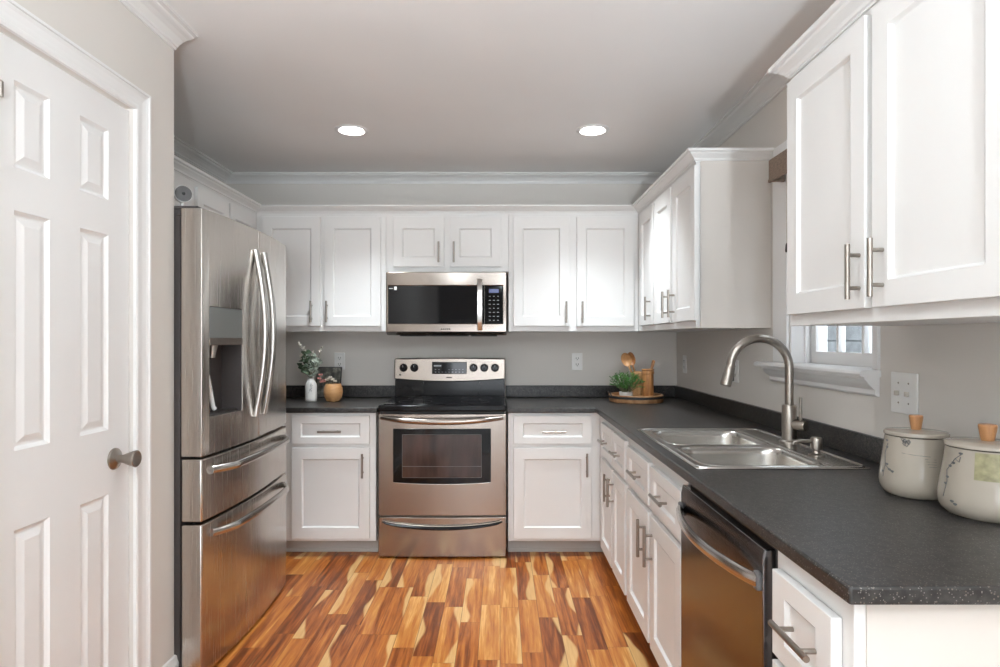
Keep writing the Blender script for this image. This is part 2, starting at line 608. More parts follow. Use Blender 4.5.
# pantry block: wall with the door opening, and its return beside the refrigerator
DY0, DY1, DZ = 1.45, 2.008, 2.017
bm = bmesh.new()
grid_solid(bm, [YR - T, DY0 - 0.006, DY1 + 0.006, YP], [0, DZ + 0.006, CEIL],
           lambda u, v: not (DY0 - 0.01 < u < DY1 + 0.01 and v < DZ),
           lambda u, v: (XP, u, v), lambda u, v: (XP - 0.11, u, v))
box(bm, XL - T, XP - 0.11, YP - 0.11, YP, 0, CEIL)
struct(finish(bm, 'wall_pantry', M['wall']))
RW = (-1.05, 1.05, 0.15, 1.55)
bm = bmesh.new()
grid_solid(bm, [XP - 0.11, RW[0], RW[1], XR], [0, RW[2], RW[3], CEIL],
           lambda u, v: not (RW[0] < u < RW[1] and RW[2] < v < RW[3]),
           lambda u, v: (u, YR, v), lambda u, v: (u, YR - T, v))
struct(finish(bm, 'wall_rear', M['rear']))
root = struct(bpy.data.objects.new('fill_window_2', None))  # unseen window added to frame the rear fill panel
COL.objects.link(root)
root.location = (0, YR, RW[2])
bm = bmesh.new()
for x in (RW[0] + 0.03, -0.35, 0.35, RW[1] - 0.03):
    box(bm, x - 0.03, x + 0.03, -0.09, -0.03, 0, RW[3] - RW[2])
for z in (0.03, 1.37):
    box(bm, RW[0] + 0.06, RW[1] - 0.06, -0.09, -0.03, z - 0.03, z + 0.03)
finish(bm, 'frame', M['trim'], root, bevel=0.004)

# ceiling crown
CP = [(0, -0.056), (0.007, -0.056), (0.009, -0.049), (0.015, -0.047), (0.017, -0.041), (0.024, -0.036), (0.036, -0.027),
      (0.052, -0.020), (0.066, -0.017), (0.072, -0.014), (0.074, -0.010), (0.090, -0.009), (0.090, -0.0005), (0, -0.0005)]
bm = bmesh.new()
path = [(XL, YP + 0.001, CEIL), (XL, YB, CEIL), (XR, YB, CEIL), (XR, YR + 0.01, CEIL)]
sweep(bm, CP, path, sign=-1)
struct(finish(bm, 'trim_1', M['trim']))
bm = bmesh.new()
sweep(bm, CP, [(XP, YR + 0.01, CEIL), (XP, YP, CEIL)], sign=-1)
struct(finish(bm, 'trim_3', M['trim']))

# baseboard beside the pantry door, casing and door
BP = [(0, 0), (0.014, 0), (0.014, 0.062), (0.010, 0.072), (0.008, 0.084), (0.004, 0.090), (0, 0.090)]
bm = bmesh.new()
sweep(bm, BP, [(XP, DY1 + 0.088, 0), (XP, YP, 0), (XP - 0.3, YP, 0)], sign=-1)
struct(finish(bm, 'baseboard_left', M['trim']))
bm = bmesh.new()
sweep(bm, BP, [(XP, YR + 0.01, 0), (XP, DY0 - 0.088, 0)], sign=-1)
struct(finish(bm, 'baseboard_pantry', M['trim']))
CS = [(0, 0), (0, 0.010), (0.006, 0.013), (0.014, 0.013), (0.018, 0.009), (0.034, 0.010), (0.050, 0.013), (0.058, 0.017),
      (0.061, 0.014), (0.063, 0.019), (0.070, 0.020), (0.072, 0.016), (0.072, 0)]
bm = bmesh.new()
e = 0.004
sweep(bm, CS, [(XP, DY0 - e, 0), (XP, DY0 - e, DZ + e), (XP, DY1 + e, DZ + e), (XP, DY1 + e, 0)], normal=(1, 0, 0), sign=1)
bmesh.ops.recalc_face_normals(bm, faces=bm.faces)
struct(finish(bm, 'trim_2', M['trim']))

droot = struct(bpy.data.objects.new('door_1', None))
COL.objects.link(droot)
droot.location = (XP - 0.012, DY0, 0)
droot.rotation_euler = (0, 0, PI / 2)   # local x runs along +Y, local -y faces the room
bm = bmesh.new()
DW_, DH_ = DY1 - DY0, DZ - 0.004
cols = [(0.084, 0.206), (0.325, 0.454)]
rows = [(0.22, 0.78), (0.98, 1.587), (1.696, 1.915)]
us = sorted({0, DW_} | {a for c in cols for a in c})
vs = sorted({0.004, DH_} | {a for c in rows for a in c})
inp = lambda u, v: any(a < u < b for a, b in cols) and any(a < v < b for a, b in rows)
grid_solid(bm, us, vs, lambda u, v: not inp(u, v), lambda u, v: (u, 0, v), lambda u, v: (u, 0.035, v))
for a, b in cols:
    for c, d in rows:
        # ogee slope down, flat, slope up to a raised field
        steps = [(0, 0), (0.004, 0.004), (0.010, 0.009), (0.016, 0.009), (0.034, 0.002), (0.036, 0.0015)]
        prev = None
        for k, (ins, dep) in enumerate(steps):
            ring = [bm.verts.new(p) for p in ((a + ins, dep, c + ins), (b - ins, dep, c + ins), (b - ins, dep, d - ins), (a + ins, dep, d - ins))]
            if prev:
                for q in range(4):
                    bm.faces.new((prev[q], prev[(q + 1) % 4], ring[(q + 1) % 4], ring[q]))
            prev = ring
        bm.faces.new(prev)
finish(bm, 'door_panel', M['trim'], droot)
bm = bmesh.new()
kx, kz = 1.932 - DY0, 0.884
lathe(bm, [(0.0, 0.0), (0.034, 0.0), (0.034, 0.004), (0.030, 0.008), (0.018, 0.011), (0.013, 0.014), (0.0125, 0.026), (0.014, 0.032),
           (0.021, 0.050), (0.026, 0.066), (0.027, 0.070), (0.024, 0.073), (0.020, 0.0715), (0.0, 0.0715)], (kx, 0, kz), 36,
      mat4=Matrix.Rotation(PI / 2, 4, 'X'))
knob = finish(bm, 'door_knob', M['nickel'], droot, smooth=True)
bm = bmesh.new()
lathe(bm, [(0, -0.018), (0.007, -0.018), (0.007, 0.018), (0.004, 0.021), (0, 0.021)], (0.012, -0.024, 1.862), 14)
box(bm, 0.009, 0.015, -0.018, 0.0, 1.846, 1.878)
box(bm, 0.0, 0.016, -0.002, 0.001, 1.842, 1.882)
finish(bm, 'hinge', M['nickel'], droot, smooth=True)
for _ in range(1):
    bm = bmesh.new()
    lathe(bm, [(0, -0.045), (0.008, -0.045), (0.008, 0.045), (0.004, 0.049), (0, 0.049)], (0.014, -0.026, 0.25), 14)
    box(bm, 0.010, 0.018, -0.020, 0.0, 0.207, 0.293)
    box(bm, 0.0, 0.024, -0.002, 0.001, 0.207, 0.293)
    finish(bm, 'hinge', M['nickel'], droot, smooth=True)

# ------------------------------------------------------------------ window over the sink
wr = struct(bpy.data.objects.new('window_1', None))
COL.objects.link(wr)
wr.location = (XR, WIN[0], 1.163)
wy = WIN[1] - WIN[0]
bm = bmesh.new()          # coordinates relative to the opening: x out of the room, y along it
# jamb liners
box(bm, 0.002, 0.155, 0, 0.012, 0, 0.85)
box(bm, 0.002, 0.155, wy - 0.012, wy, 0, 0.85)
box(bm, 0.002, 0.155, 0.012, wy - 0.012, 0.838, 0.85)
box(bm, 0.055, 0.070, wy - 0.026, wy - 0.012, 0, 0.838)
box(bm, 0.055, 0.070, 0.012, 0.026, 0, 0.838)
finish(bm, 'frame', M['trim'], wr, bevel=0.002)
bm = bmesh.new()
us = [0.012, 0.052, 0.205, 0.219, 0.372, 0.386, wy - 0.052, wy - 0.012]
vs = [0.0, 0.050, 0.215, 0.229, 0.39, 0.43]
gl = lambda u, v: ((0.052 < u < 0.205) or (0.219 < u < 0.372) or (0.386 < u < wy - 0.052)) and ((0.050 < v < 0.215) or (0.229 < v < 0.39))
grid_solid(bm, us, vs, lambda u, v: not gl(u, v), lambda u, v: (0.085, u, v), lambda u, v: (0.115, u, v))
sash = finish(bm, 'sash', M['trim'], wr, bevel=0.002)
bm = bmesh.new()
grid_solid(bm, us, [v + 0.42 for v in vs], lambda u, v: not gl(u, v - 0.42), lambda u, v: (0.118, u, v), lambda u, v: (0.145, u, v))
sash2 = finish(bm, 'sash', M['trim'], wr, bevel=0.002)
boxobj('pane', M['glass'], (0.098, 0.101, 0.05, wy - 0.05, 0.048, 0.392), wr)
boxobj('pane', M['glass'], (0.130, 0.133, 0.05, wy - 0.05, 0.468, 0.812), wr)
# stool
bm = bmesh.new()
prof = [(0.0, 0.0), (-0.058, 0.0), (-0.066, -0.004), (-0.070, -0.012), (-0.066, -0.020), (-0.055, -0.022), (0.0, -0.022)]
A = [bm.verts.new((a, -0.030, b)) for a, b in prof]
B = [bm.verts.new((a, 0.785, b)) for a, b in prof]
n = len(prof)
for k in range(n):
    bm.faces.new((A[k], A[(k + 1) % n], B[(k + 1) % n], B[k]))
bm.faces.new(A)
bm.faces.new(B[::-1])
box(bm, 0.0, 0.155, 0.0, wy, -0.022, 0.0)
finish(bm, 'window_sill', M['trim'], wr)
bm = bmesh.new()
prof = [(0, -0.022), (0.050, -0.022), (0.050, -0.030), (0.044, -0.034), (0.036, -0.046), (0.022, -0.058), (0.015, -0.064), (0.015, -0.078),
        (0.010, -0.084), (0, -0.086)]
sweep(bm, prof, [(0, 0.745, 0), (0, -0.022, 0)], sign=-1)
finish(bm, 'apron', M['trim'], wr)
bm = bmesh.new()
for y0, y1 in ((-0.028, 0.0), (wy, wy + 0.13)):
    box(bm, -0.012, 0.0, y0, y1, 0.0005, 0.94)
box(bm, -0.012, 0.0, 0.0, wy, 0.85, 0.94)
finish(bm, 'casing', M['trim'], wr, bevel=0.003)

# outside: neighbour's wall seen through the panes
bm = bmesh.new()
box(bm, 3.2, 3.3, -1.5, 7.5, -0.5, 4.2)
for k in range(20):
    box(bm, 3.185, 3.2, -1.5, 7.5, -0.5 + k * 0.22, -0.5 + k * 0.22 + 0.205)
struct(finish(bm, 'outside_wall', M['brick']))

# valance and cord
vr = thing('window_valance', 'taupe linen shade valance mounted above the sink window', 'window shade', (XR - 0.013, 1.98, 1.93))
bm = bmesh.new()
for a, b in ((0.0, 0.01), (0.60, 0.61)):
    box(bm, -0.060, 0.0, a, b, 0, 0.092)
box(bm, -0.066, -0.056, 0.0, 0.61, -0.004, 0.092)
box(bm, -0.056, 0.0, 0.01, 0.60, 0.083, 0.092)
finish(bm, 'fabric_box', M['fabric'], vr, bevel=0.003)
bm = bmesh.new()
box(bm, -0.068, -0.0665, 0.0, 0.61, -0.002, 0.010)
finish(bm, 'hem_band', M['fabric'], vr)
cr = thing('shade_cord', 'pale shade pull cord with dark toggle hanging below the valance', 'cord', (XR - 0.03, 2.50, 1.62))
bm = bmesh.new()
tube(bm, [(-0.01, 0, 0.31), (-0.012, -0.003, 0.16), (-0.010, 0, 0.035)], 0.0045, 10)
tube(bm, [(-0.004, 0.012, 0.31), (-0.003, 0.01, 0.16), (-0.009, 0.002, 0.035)], 0.003, 8)
finish(bm, 'cord', M['cord'], cr, smooth=True)
bm = bmesh.new()
lathe(bm, [(0, 0), (0.008, 0), (0.010, 0.006), (0.008, 0.030), (0.005, 0.038), (0, 0.038)], (-0.010, 0, 0), 16)
finish(bm, 'toggle', M['darkgrey'], cr, smooth=True)


# ------------------------------------------------------------------ ceiling lamps
for i, (x, y) in enumerate(LAMPS):
    if i > 3:
        pass
    names = {0: 'recessed ceiling light left of the range, round white trim', 1: 'recessed ceiling light above the right end of the floor, round white trim'}
    t = thing('recessed_light', names.get(i, 'added unseen recessed fill light with round white trim'), 'ceiling light', (x, y, CEIL), 0, 'recessed ceiling lights')
    bm = bmesh.new()
    lathe(bm, [(0.070, 0.0), (0.090, -0.0005), (0.0895, -0.004), (0.082, -0.007), (0.070, -0.006), (0.064, 0.004), (0.060, 0.035), (0.0585, 0.035), (0.062, 0.004), (0.0655, 0.0)], n=48)
    finish(bm, 'trim_ring', M['trim'], t, smooth=True)
    bm = bmesh.new()
    lathe(bm, [(0, 0.012), (0.030, 0.0125), (0.060, 0.016), (0.060, 0.020), (0, 0.020)], n=40)
    finish(bm, 'lens', M['lens'], t, smooth=True)
    bm = bmesh.new()
    lathe(bm, [(0, 0.098), (0.0625, 0.098), (0.0625, 0.036), (0.0610, 0.036), (0.0610, 0.096), (0, 0.096)], n=32)
    finish(bm, 'housing', M['chrome'], t, smooth=True)
    l = bpy.data.lights.new('lamp_glow', 'SPOT')
    l.energy = (29, 29, 6, 3, 2)[i]
    l.color = (0.86, 0.945, 1.0)
    l.spot_size = math.radians(96 if i < 2 else 168)
    l.spot_blend = 1.0
    l.shadow_soft_size = 0.05
    lo = bpy.data.objects.new('lamp_glow', l)
    COL.objects.link(lo)
    lo.location = (0, 0, -0.012)
    lo.parent = t


for i, (x, y) in enumerate(((-0.60, -0.95), (0.10, -2.60))):  # unseen globes added as fill light
    t = thing('added_globe_light', 'added unseen white globe fill light on a short stem behind the viewpoint', 'ceiling light', (x, y, CEIL), 0, 'added globe fill lights')
    bm = bmesh.new()
    lathe(bm, [(0, -0.001), (0.065, -0.001), (0.065, -0.015), (0.012, -0.018), (0.012, -0.022), (0.045, -0.024), (0.045, -0.036), (0, -0.036)], n=32)
    finish(bm, 'canopy', M['nickel'], t, smooth=True)
    bm = bmesh.new()
    bmesh.ops.create_uvsphere(bm, u_segments=32, v_segments=16, radius=0.12, matrix=Matrix.Translation((0, 0, -0.152)))
    finish(bm, 'globe', M['globe'], t, smooth=True)


rug = boxobj('bounce_rug', M['rug'], (-1.0, 1.0, -4.3, 0.3, 0.0003, 0.008), bevel=0.003)  # unseen rug added to neutralise the orange floor bounce
tag(rug, 'added unseen pale grey rug bouncing neutral light behind the viewpoint', 'rug')
# unseen uplighter added behind the viewpoint, bouncing fill off the ceiling
t = thing('added_uplighter', 'added unseen uplighter fill lamp standing behind the viewpoint', 'floor lamp', (0.30, -1.30, 0.0085))
bm = bmesh.new()
lathe(bm, [(0, 0.0), (0.13, 0.0), (0.13, 0.012), (0.03, 0.022), (0, 0.024)], n=36)
finish(bm, 'base', M['nickel'], t, smooth=True)
bm = bmesh.new()
tube(bm, [(0, 0, 0.022), (0, 0, 1.20)], 0.011, 16)
finish(bm, 'pole', M['nickel'], t, smooth=True)
bm = bmesh.new()
lathe(bm, [(0, 1.20), (0.03, 1.203), (0.09, 1.225), (0.13, 1.25), (0.135, 1.25), (0.095, 1.222), (0.03, 1.197), (0, 1.195)], n=40)
finish(bm, 'bowl_shade', M['trim'], t, smooth=True)
l = bpy.data.lights.new('fill_uplight', 'SPOT')
l.energy = 166
l.color = (0.84, 0.935, 1.0)
l.spot_size = math.radians(132)
l.spot_blend = 0.9
l.shadow_soft_size = 0.06
lo = bpy.data.objects.new('fill_uplight', l)
COL.objects.link(lo)
lo.location = (0, 0, 1.27)
lo.rotation_euler = (math.radians(150), 0, 0)
lo.parent = t


# ------------------------------------------------------------------ cabinets
def shaker(parent, name, x0, x1, z0, z1, rail=0.056, thick=0.020, m=None, low=0.056, high=0.056):
    """recessed-panel front; local y from 0 (cabinet face) to -thick"""
    bm = bmesh.new()
    us = [x0, x0 + rail, x1 - rail, x1]
    vs = [z0, z0 + low, z1 - high, z1]
    grid_solid(bm, us, vs, lambda u, v: not (us[1] < u < us[2] and vs[1] < v < vs[2]),
               lambda u, v: (u, -thick, v), lambda u, v: (u, -0.0008, v))
    # sloped sticking and the recessed panel
    prev = None
    for ins, dep in ((0, -thick + 0.0002), (0.002, -thick + 0.0035), (0.005, -thick + 0.008), (0.006, -thick + 0.010)):
        ring = [bm.verts.new(p) for p in ((us[1] + ins, dep, vs[1] + ins), (us[2] - ins, dep, vs[1] + ins),
                                          (us[2] - ins, dep, vs[2] - ins), (us[1] + ins, dep, vs[2] - ins))]
        if prev:
            for q in range(4):
                bm.faces.new((prev[q], prev[(q + 1) % 4], ring[(q + 1) % 4], ring[q]))
        prev = ring
    bm.faces.new(prev)
    o = finish(bm, name, m or M['cab'], parent, bevel=0.0016, seg=2)
    return o


def pull(parent, cx, cz, L, vert=True, y=-0.020, out=0.030, r=0.0062):
    bm = bmesh.new()
    d = Vector((0, 0, 1)) if vert else Vector((1, 0, 0))
    c = Vector((cx, y - out, cz))
    tube(bm, [c - d * L / 2, c + d * L / 2], r, 14)
    for s in (-1, 1):
        p = c + d * (s * L * 0.30)
        tube(bm, [p, (p.x, y, p.z)], r * 0.8, 10)
    return finish(bm, 'bar_pull', M['nickel'], parent, smooth=True, angle=40)


def cabinet(name, label, cat, loc, rz, body, fronts, shell=False, kick=None, end_panel=False, high=0.076):
    t = thing(name, label, cat, loc, rz)
    x0, x1, d, z0, z1 = body
    bm = bmesh.new()
    if shell:
        box(bm, x0, x1, 0, 0.02, z0, z1)
        box(bm, x0, x0 + 0.016, 0.02, d, z0, z1)
        box(bm, x1 - 0.016, x1, 0.02, d, z0, z1)
        box(bm, x0 + 0.016, x1 - 0.016, 0.02, d, z0, z0 + 0.016)
        box(bm, x0 + 0.016, x1 - 0.016, d - 0.01, d, z0 + 0.016, z1)
    else:
        box(bm, x0, x1, 0, d, z0, z1)
    finish(bm, 'body', M['cab'], t, bevel=0.0012)
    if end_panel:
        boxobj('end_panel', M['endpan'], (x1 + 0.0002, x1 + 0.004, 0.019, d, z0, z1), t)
    if kick:
        kx0, kx1 = kick
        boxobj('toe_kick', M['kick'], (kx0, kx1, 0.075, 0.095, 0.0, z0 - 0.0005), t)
        bm = bmesh.new()
        box(bm, kx0, kx1, 0.066, 0.0745, 0.0, 0.018)
    if kick:
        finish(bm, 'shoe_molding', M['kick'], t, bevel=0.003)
    for f in fronts:
        kind, a, b, c, e_, hnd = f
        o = shaker(t, kind, a, b, c, e_, rail=0.060 if kind == 'door' else 0.054,
                   low=(0.060 if z0 > 1 else 0.065) if kind == 'door' else 0.040, high=(high if z0 > 1 else 0.065) if kind == 'door' else 0.043)
        if hnd:
            pull(o, *hnd)
    return t


YF = 3.56      # base face frames on the back wall
XF = 0.585     # base face frames on the right run
ZB0, ZB1 = 0.087, 0.838
YU = 3.87      # upper face frames on the back wall
XU = 0.88
G = 0.0006


def bx_(px, s=172.3):
    return (px - 500) / s


# --- base, back wall
cabinet('base_cabinet', 'white base cabinet between the refrigerator and the range', 'cabinet', (0, YF, 0), 0,
        (XL + 0.003, -0.7237, YB - YF - 0.002, ZB0, ZB1 - G),
        [('drawer', bx_(291.5), bx_(369.5), 0.656, 0.819, (bx_(330.5), 0.731, 0.135, False)),
         ('door', bx_(291.5), bx_(369.5), 0.105, 0.633, (bx_(363), 0.534, 0.140, True))], kick=(XL + 0.003, -0.7237))
cabinet('base_cabinet', 'white base cabinet right of the range with one drawer above one door', 'cabinet', (0, YF, 0), 0,
        (0.047, XF - 0.0015, YB - YF - 0.002, ZB0, ZB1 - G),
        [('drawer', bx_(513.7), bx_(592), 0.656, 0.819, (bx_(553.5), 0.729, 0.135, False)),
         ('door', bx_(513.7), bx_(592) - 0.003, 0.105, 0.633, (bx_(586.5), 0.538, 0.135, True))], kick=(0.047, XF + 0.07))
# --- base, right run: local x = distance from the far end towards the camera
RZ = -PI / 2


def ry(Y0, Y):
    return Y0 - Y


Y0 = YB - 0.003
cabinet('base_cabinet', 'white corner base cabinet with two drawers over two doors, far end of the sink run', 'cabinet', (XF, Y0, 0), RZ,
        (0, Y0 - 2.745, XR - XF - 0.002, ZB0, ZB1 - G),
        [('drawer', ry(Y0, 3.43), ry(Y0, 3.10), 0.626, 0.800, (ry(Y0, 3.265), 0.713, 0.13, False)),
         ('drawer', ry(Y0, 3.07), ry(Y0, 2.77), 0.626, 0.800, (ry(Y0, 2.92), 0.713, 0.13, False)),
         ('door', ry(Y0, 3.43), ry(Y0, 3.10), 0.100, 0.600, (ry(Y0, 3.135), 0.50, 0.14, True)),
         ('door', ry(Y0, 3.07), ry(Y0, 2.77), 0.100, 0.600, (ry(Y0, 3.035), 0.50, 0.14, True))],
        kick=(Y0 - YF + 0.0, Y0 - 2.745))
Y0 = 2.740
cabinet('sink_cabinet', 'white sink base cabinet, two drawer fronts over two doors left of the dishwasher', 'cabinet', (XF, Y0, 0), RZ,
        (0, Y0 - 1.895, XR - XF - 0.002, ZB0, ZB1 - G),
        [('drawer', ry(Y0, 2.72), ry(Y0, 2.335), 0.626, 0.790, (ry(Y0, 2.50), 0.708, 0.14, False)),
         ('drawer', ry(Y0, 2.30), ry(Y0, 1.915), 0.626, 0.786, (ry(Y0, 2.11), 0.706, 0.14, False)),
         ('door', ry(Y0, 2.72), ry(Y0, 2.335), 0.100, 0.600, (ry(Y0, 2.37), 0.49, 0.145, True)),
         ('door', ry(Y0, 2.30), ry(Y0, 1.915), 0.100, 0.600, (ry(Y0, 2.265), 0.49, 0.145, True))], shell=True,
        kick=(0, Y0 - 1.895))
Y0 = 1.285
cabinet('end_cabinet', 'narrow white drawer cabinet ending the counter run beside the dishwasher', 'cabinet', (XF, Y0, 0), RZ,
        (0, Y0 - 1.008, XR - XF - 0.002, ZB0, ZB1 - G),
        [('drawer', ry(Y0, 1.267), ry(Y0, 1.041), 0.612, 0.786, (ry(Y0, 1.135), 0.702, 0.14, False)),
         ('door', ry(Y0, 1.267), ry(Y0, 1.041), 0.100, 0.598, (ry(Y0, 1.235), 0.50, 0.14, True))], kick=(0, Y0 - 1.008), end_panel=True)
# --- uppers, back wall
ZU0, ZU1 = 1.314, 2.066
DZ0, DZ1 = 1.348, 2.040


def ux(px):
    return (px - 500) / 158.4


cabinet('wall_cabinet', 'white two-door wall cabinet left of the microwave', 'cabinet', (0, YU, 0), 0,
        (-1.543, -0.7235, YB - YU - 0.002, ZU0, ZU1),
        [('door', ux(262), ux(320.5), DZ0, DZ1, (ux(312), 1.438, 0.135, True)),
         ('door', ux(324), ux(380.6), DZ0, DZ1, (ux(327.5), 1.438, 0.135, True))])
cabinet('wall_cabinet', 'short white two-door wall cabinet directly above the microwave', 'cabinet', (0, YU, 0), 0,
        (-0.7225, 0.0530, YB - YU - 0.002, 1.692, ZU1),
        [('door', ux(393), ux(444), 1.722, DZ1, (ux(439), 1.812, 0.130, True)),
         ('door', ux(450), ux(501), 1.722, DZ1, (ux(454), 1.812, 0.130, True))])
cabinet('wall_cabinet', 'white two-door wall cabinet right of the microwave, on the back wall', 'cabinet', (0, YU, 0), 0,
        (0.0540, XU - 0.0015, YB - YU - 0.002, ZU0, ZU1),
        [('door', ux(513.3), ux(569.5), DZ0, DZ1, (ux(566), 1.435, 0.135, True)),
         ('door', ux(576.7), ux(634), DZ0, DZ1, (ux(582), 1.435, 0.135, True))])
# --- over the refrigerator
YA = 2.45
cabinet('over_fridge_cabinet', 'white cabinet with two small doors above the refrigerator', 'cabinet', (-1.545, YA, 0), PI / 2,
        (0, YB - 0.003 - YA, 0.343, 1.79, ZU1),
        [('door', 3.08 - YA, 3.435 - YA, 1.81, 2.035, None), ('door', 3.455 - YA, 3.81 - YA, 1.81, 2.035, None)])
# --- right wall uppers
Y0 = YB - 0.003
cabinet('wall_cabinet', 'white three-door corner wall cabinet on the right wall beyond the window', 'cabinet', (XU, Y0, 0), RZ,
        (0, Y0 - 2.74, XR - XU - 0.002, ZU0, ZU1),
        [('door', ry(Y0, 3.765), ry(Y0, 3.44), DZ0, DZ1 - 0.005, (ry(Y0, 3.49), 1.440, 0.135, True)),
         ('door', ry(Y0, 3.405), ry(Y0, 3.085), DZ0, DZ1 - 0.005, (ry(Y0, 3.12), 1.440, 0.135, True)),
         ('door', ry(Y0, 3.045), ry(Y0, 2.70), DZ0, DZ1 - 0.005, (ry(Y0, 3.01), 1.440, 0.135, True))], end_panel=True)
Y0 = 1.865
XN = 0.89
cabinet('wall_cabinet', 'large white two-door wall cabinet on the right, nearest the viewer above the canisters', 'cabinet', (XN, Y0, 0), RZ,
        (0, Y0 - 0.99, XR - XN - 0.002, 1.303, ZU1),
        [('door', ry(Y0, 1.85), ry(Y0, 1.456), 1.336, DZ1 - 0.004, (ry(Y0, 1.476), 1.425, 0.133, True)),
         ('door', ry(Y0, 1.428), ry(Y0, 1.035), 1.336, DZ1 - 0.004, (ry(Y0, 1.386), 1.425, 0.133, True))], high=0.066)

# cabinet crowns
KP = [(-0.012, 0.0), (0.003, 0.0), (0.004, 0.006), (0.010, 0.008), (0.013, 0.016), (0.024, 0.024), (0.034, 0.030), (0.038, 0.036),
      (0.046, 0.037), (0.050, 0.040), (0.050, 0.050), (-0.012, 0.050)]
bm = bmesh.new()
zc = 2.058
KP1 = [(a, b) if a > 0 else (0.0005, b) for a, b in KP]
sweep(bm, KP1, [(-1.545, YA, zc), (-1.545, YU, zc), (XU, YU, zc), (XU, 2.74, zc), (XR - 0.001, 2.74, zc)], sign=-1)
tag(finish(bm, 'cabinet_crown', M['cab']), 'long white crown strip topping the wall cabinets around the back corner', 'molding')
bm = bmesh.new()
sweep(bm, KP1, [(XR - 0.001, Y0, zc), (XN, Y0, zc), (XN, 0.99, zc), (XR - 0.001, 0.99, zc)], sign=-1)
o = finish(bm, 'cabinet_crown', M['cab'])
tag(o, 'short white crown strip topping the nearest right wall cabinet', 'molding')

# ------------------------------------------------------------------ countertops
ZC0, ZC1 = 0.838, 0.868
XC, YC = 0.5545, 3.53
SK = (0.606, 1.112, 1.858, 2.642)   # sink cut-out
r_ = thing('countertop', 'black speckled L-shaped countertop right of the range, running under the sink', 'countertop', (0, 0, ZC0))
bm = bmesh.new()
us = [0.040, XC, SK[0], SK[1], XR - 0.001]
vs = [0.968, SK[2], SK[3], YC, YB - 0.001]


def keep(u, v):
    if u < XC and v < YC:
        return False
    return not (SK[0] < u < SK[1] and SK[2] < v < SK[3])


grid_solid(bm, us, vs, keep, lambda u, v: (u, v, ZC1 - ZC0), lambda u, v: (u, v, 0))
finish(bm, 'worktop', M['counter'], r_, bevel=0.005, seg=3)
bm = bmesh.new()
box(bm, 0.040, XR - 0.001, YB - 0.020, YB - 0.001, 0.0303, 0.110)
box(bm, XR - 0.020, XR - 0.001, 0.968, YB - 0.0205, 0.0303, 0.110)
finish(bm, 'backsplash', M['counter'], r_, bevel=0.003)
l_ = thing('countertop', 'black speckled countertop between the refrigerator and the range', 'countertop', (0, 0, ZC0))
boxobj('worktop', M['counter'], (XL + 0.001, -0.712, YC, YB - 0.001, 0, 0.030), l_, bevel=0.005, seg=3)
boxobj('backsplash', M['counter'], (XL + 0.001, -0.712, YB - 0.020, YB - 0.001, 0.0303, 0.110), l_, bevel=0.003)

# ------------------------------------------------------------------ sink
sk = thing('kitchen_sink', 'stainless steel double-bowl drop-in sink in the black countertop', 'sink', (0, 0, ZC1))
bm = bmesh.new()
X0, X1, Y0_, Y1_ = 0.594, 1.124, 1.845, 2.655
bowls = [(0.632, 1.005, 1.885, 2.215), (0.632, 1.005, 2.262, 2.612)]
us = [X0, 0.632, 1.005, X1]
vs = [Y0_, 1.885, 2.215, 2.262, 2.612, Y1_]
grid_solid(bm, us, vs, lambda u, v: not any(a < u < b and c < v < d for a, b, c, d in bowls),
           lambda u, v: (u, v, 0.004), lambda u, v: (u, v, 0.0004))
finish(bm, 'rim', M['sink'], sk, bevel=0.0018)
bm = bmesh.new()
# raised bead round the edge
for ins in (0.006,):
    a, b, c, d = X0 + ins, X1 - ins, Y0_ + ins, Y1_ - ins
    tube(bm, [(a + 0.03, c, 0.004), (b - 0.03, c, 0.004), (b - 0.009, c + 0.009, 0.004), (b, c + 0.03, 0.004), (b, d - 0.03, 0.004),
              (b - 0.009, d - 0.009, 0.004), (b - 0.03, d, 0.004), (a + 0.03, d, 0.004), (a + 0.009, d - 0.009, 0.004),
              (a, d - 0.03, 0.004), (a, c + 0.03, 0.004), (a + 0.009, c + 0.009, 0.004), (a + 0.03, c, 0.004)], 0.0045, 8)
tube(bm, [(1.022, c + 0.02, 0.0035), (1.022, d - 0.02, 0.0035)], 0.003, 8)
finish(bm, 'rim_bead', M['chrome'], sk, smooth=True)


def rrect(a, b, c, d, r, n=6):
    pts = []
    for cx, cy, t0 in ((b - r, d - r, 0), (a + r, d - r, PI / 2), (a + r, c + r, PI), (b - r, c + r, 1.5 * PI)):
        for k in range(n + 1):
            t = t0 + PI / 2 * k / n
            pts.append((cx + r * math.cos(t), cy + r * math.sin(t)))
    return pts


for a, b, c, d in bowls:
    bm = bmesh.new()
    prev = None
    for ins, z, r in ((-0.006, 0.0045, 0.05), (0.002, 0.0045, 0.055), (0.006, 0.000, 0.06), (0.010, -0.02, 0.06), (0.016, -0.14, 0.055), (0.024, -0.162, 0.055), (0.045, -0.172, 0.05), (0.12, -0.176, 0.03)):
        ring = [bm.verts.new((x, y, z)) for x, y in rrect(a + ins, b - ins, c + ins, d - ins, r)]
        if prev:
            for q in range(len(ring)):
                bm.faces.new((prev[q], prev[(q + 1) % len(ring)], ring[(q + 1) % len(ring)], ring[q]))
        prev = ring
    bm.faces.new(prev)
    o = finish(bm, 'bowl', M['sink'], sk, smooth=True, angle=60)
    sm = o.modifiers.new('thick', 'SOLIDIFY')
    sm.thickness = 0.0012
    sm.offset = -1
    bm = bmesh.new()
    cx, cy = (a + b) / 2, (c + d) / 2
    lathe(bm, [(0, -0.1745), (0.022, -0.1745), (0.030, -0.172), (0.040, -0.1715), (0.043, -0.1735), (0.043, -0.1752), (0, -0.1752)], (cx, cy, 0), 28)
    finish(bm, 'drain', M['chrome'], o, smooth=True)

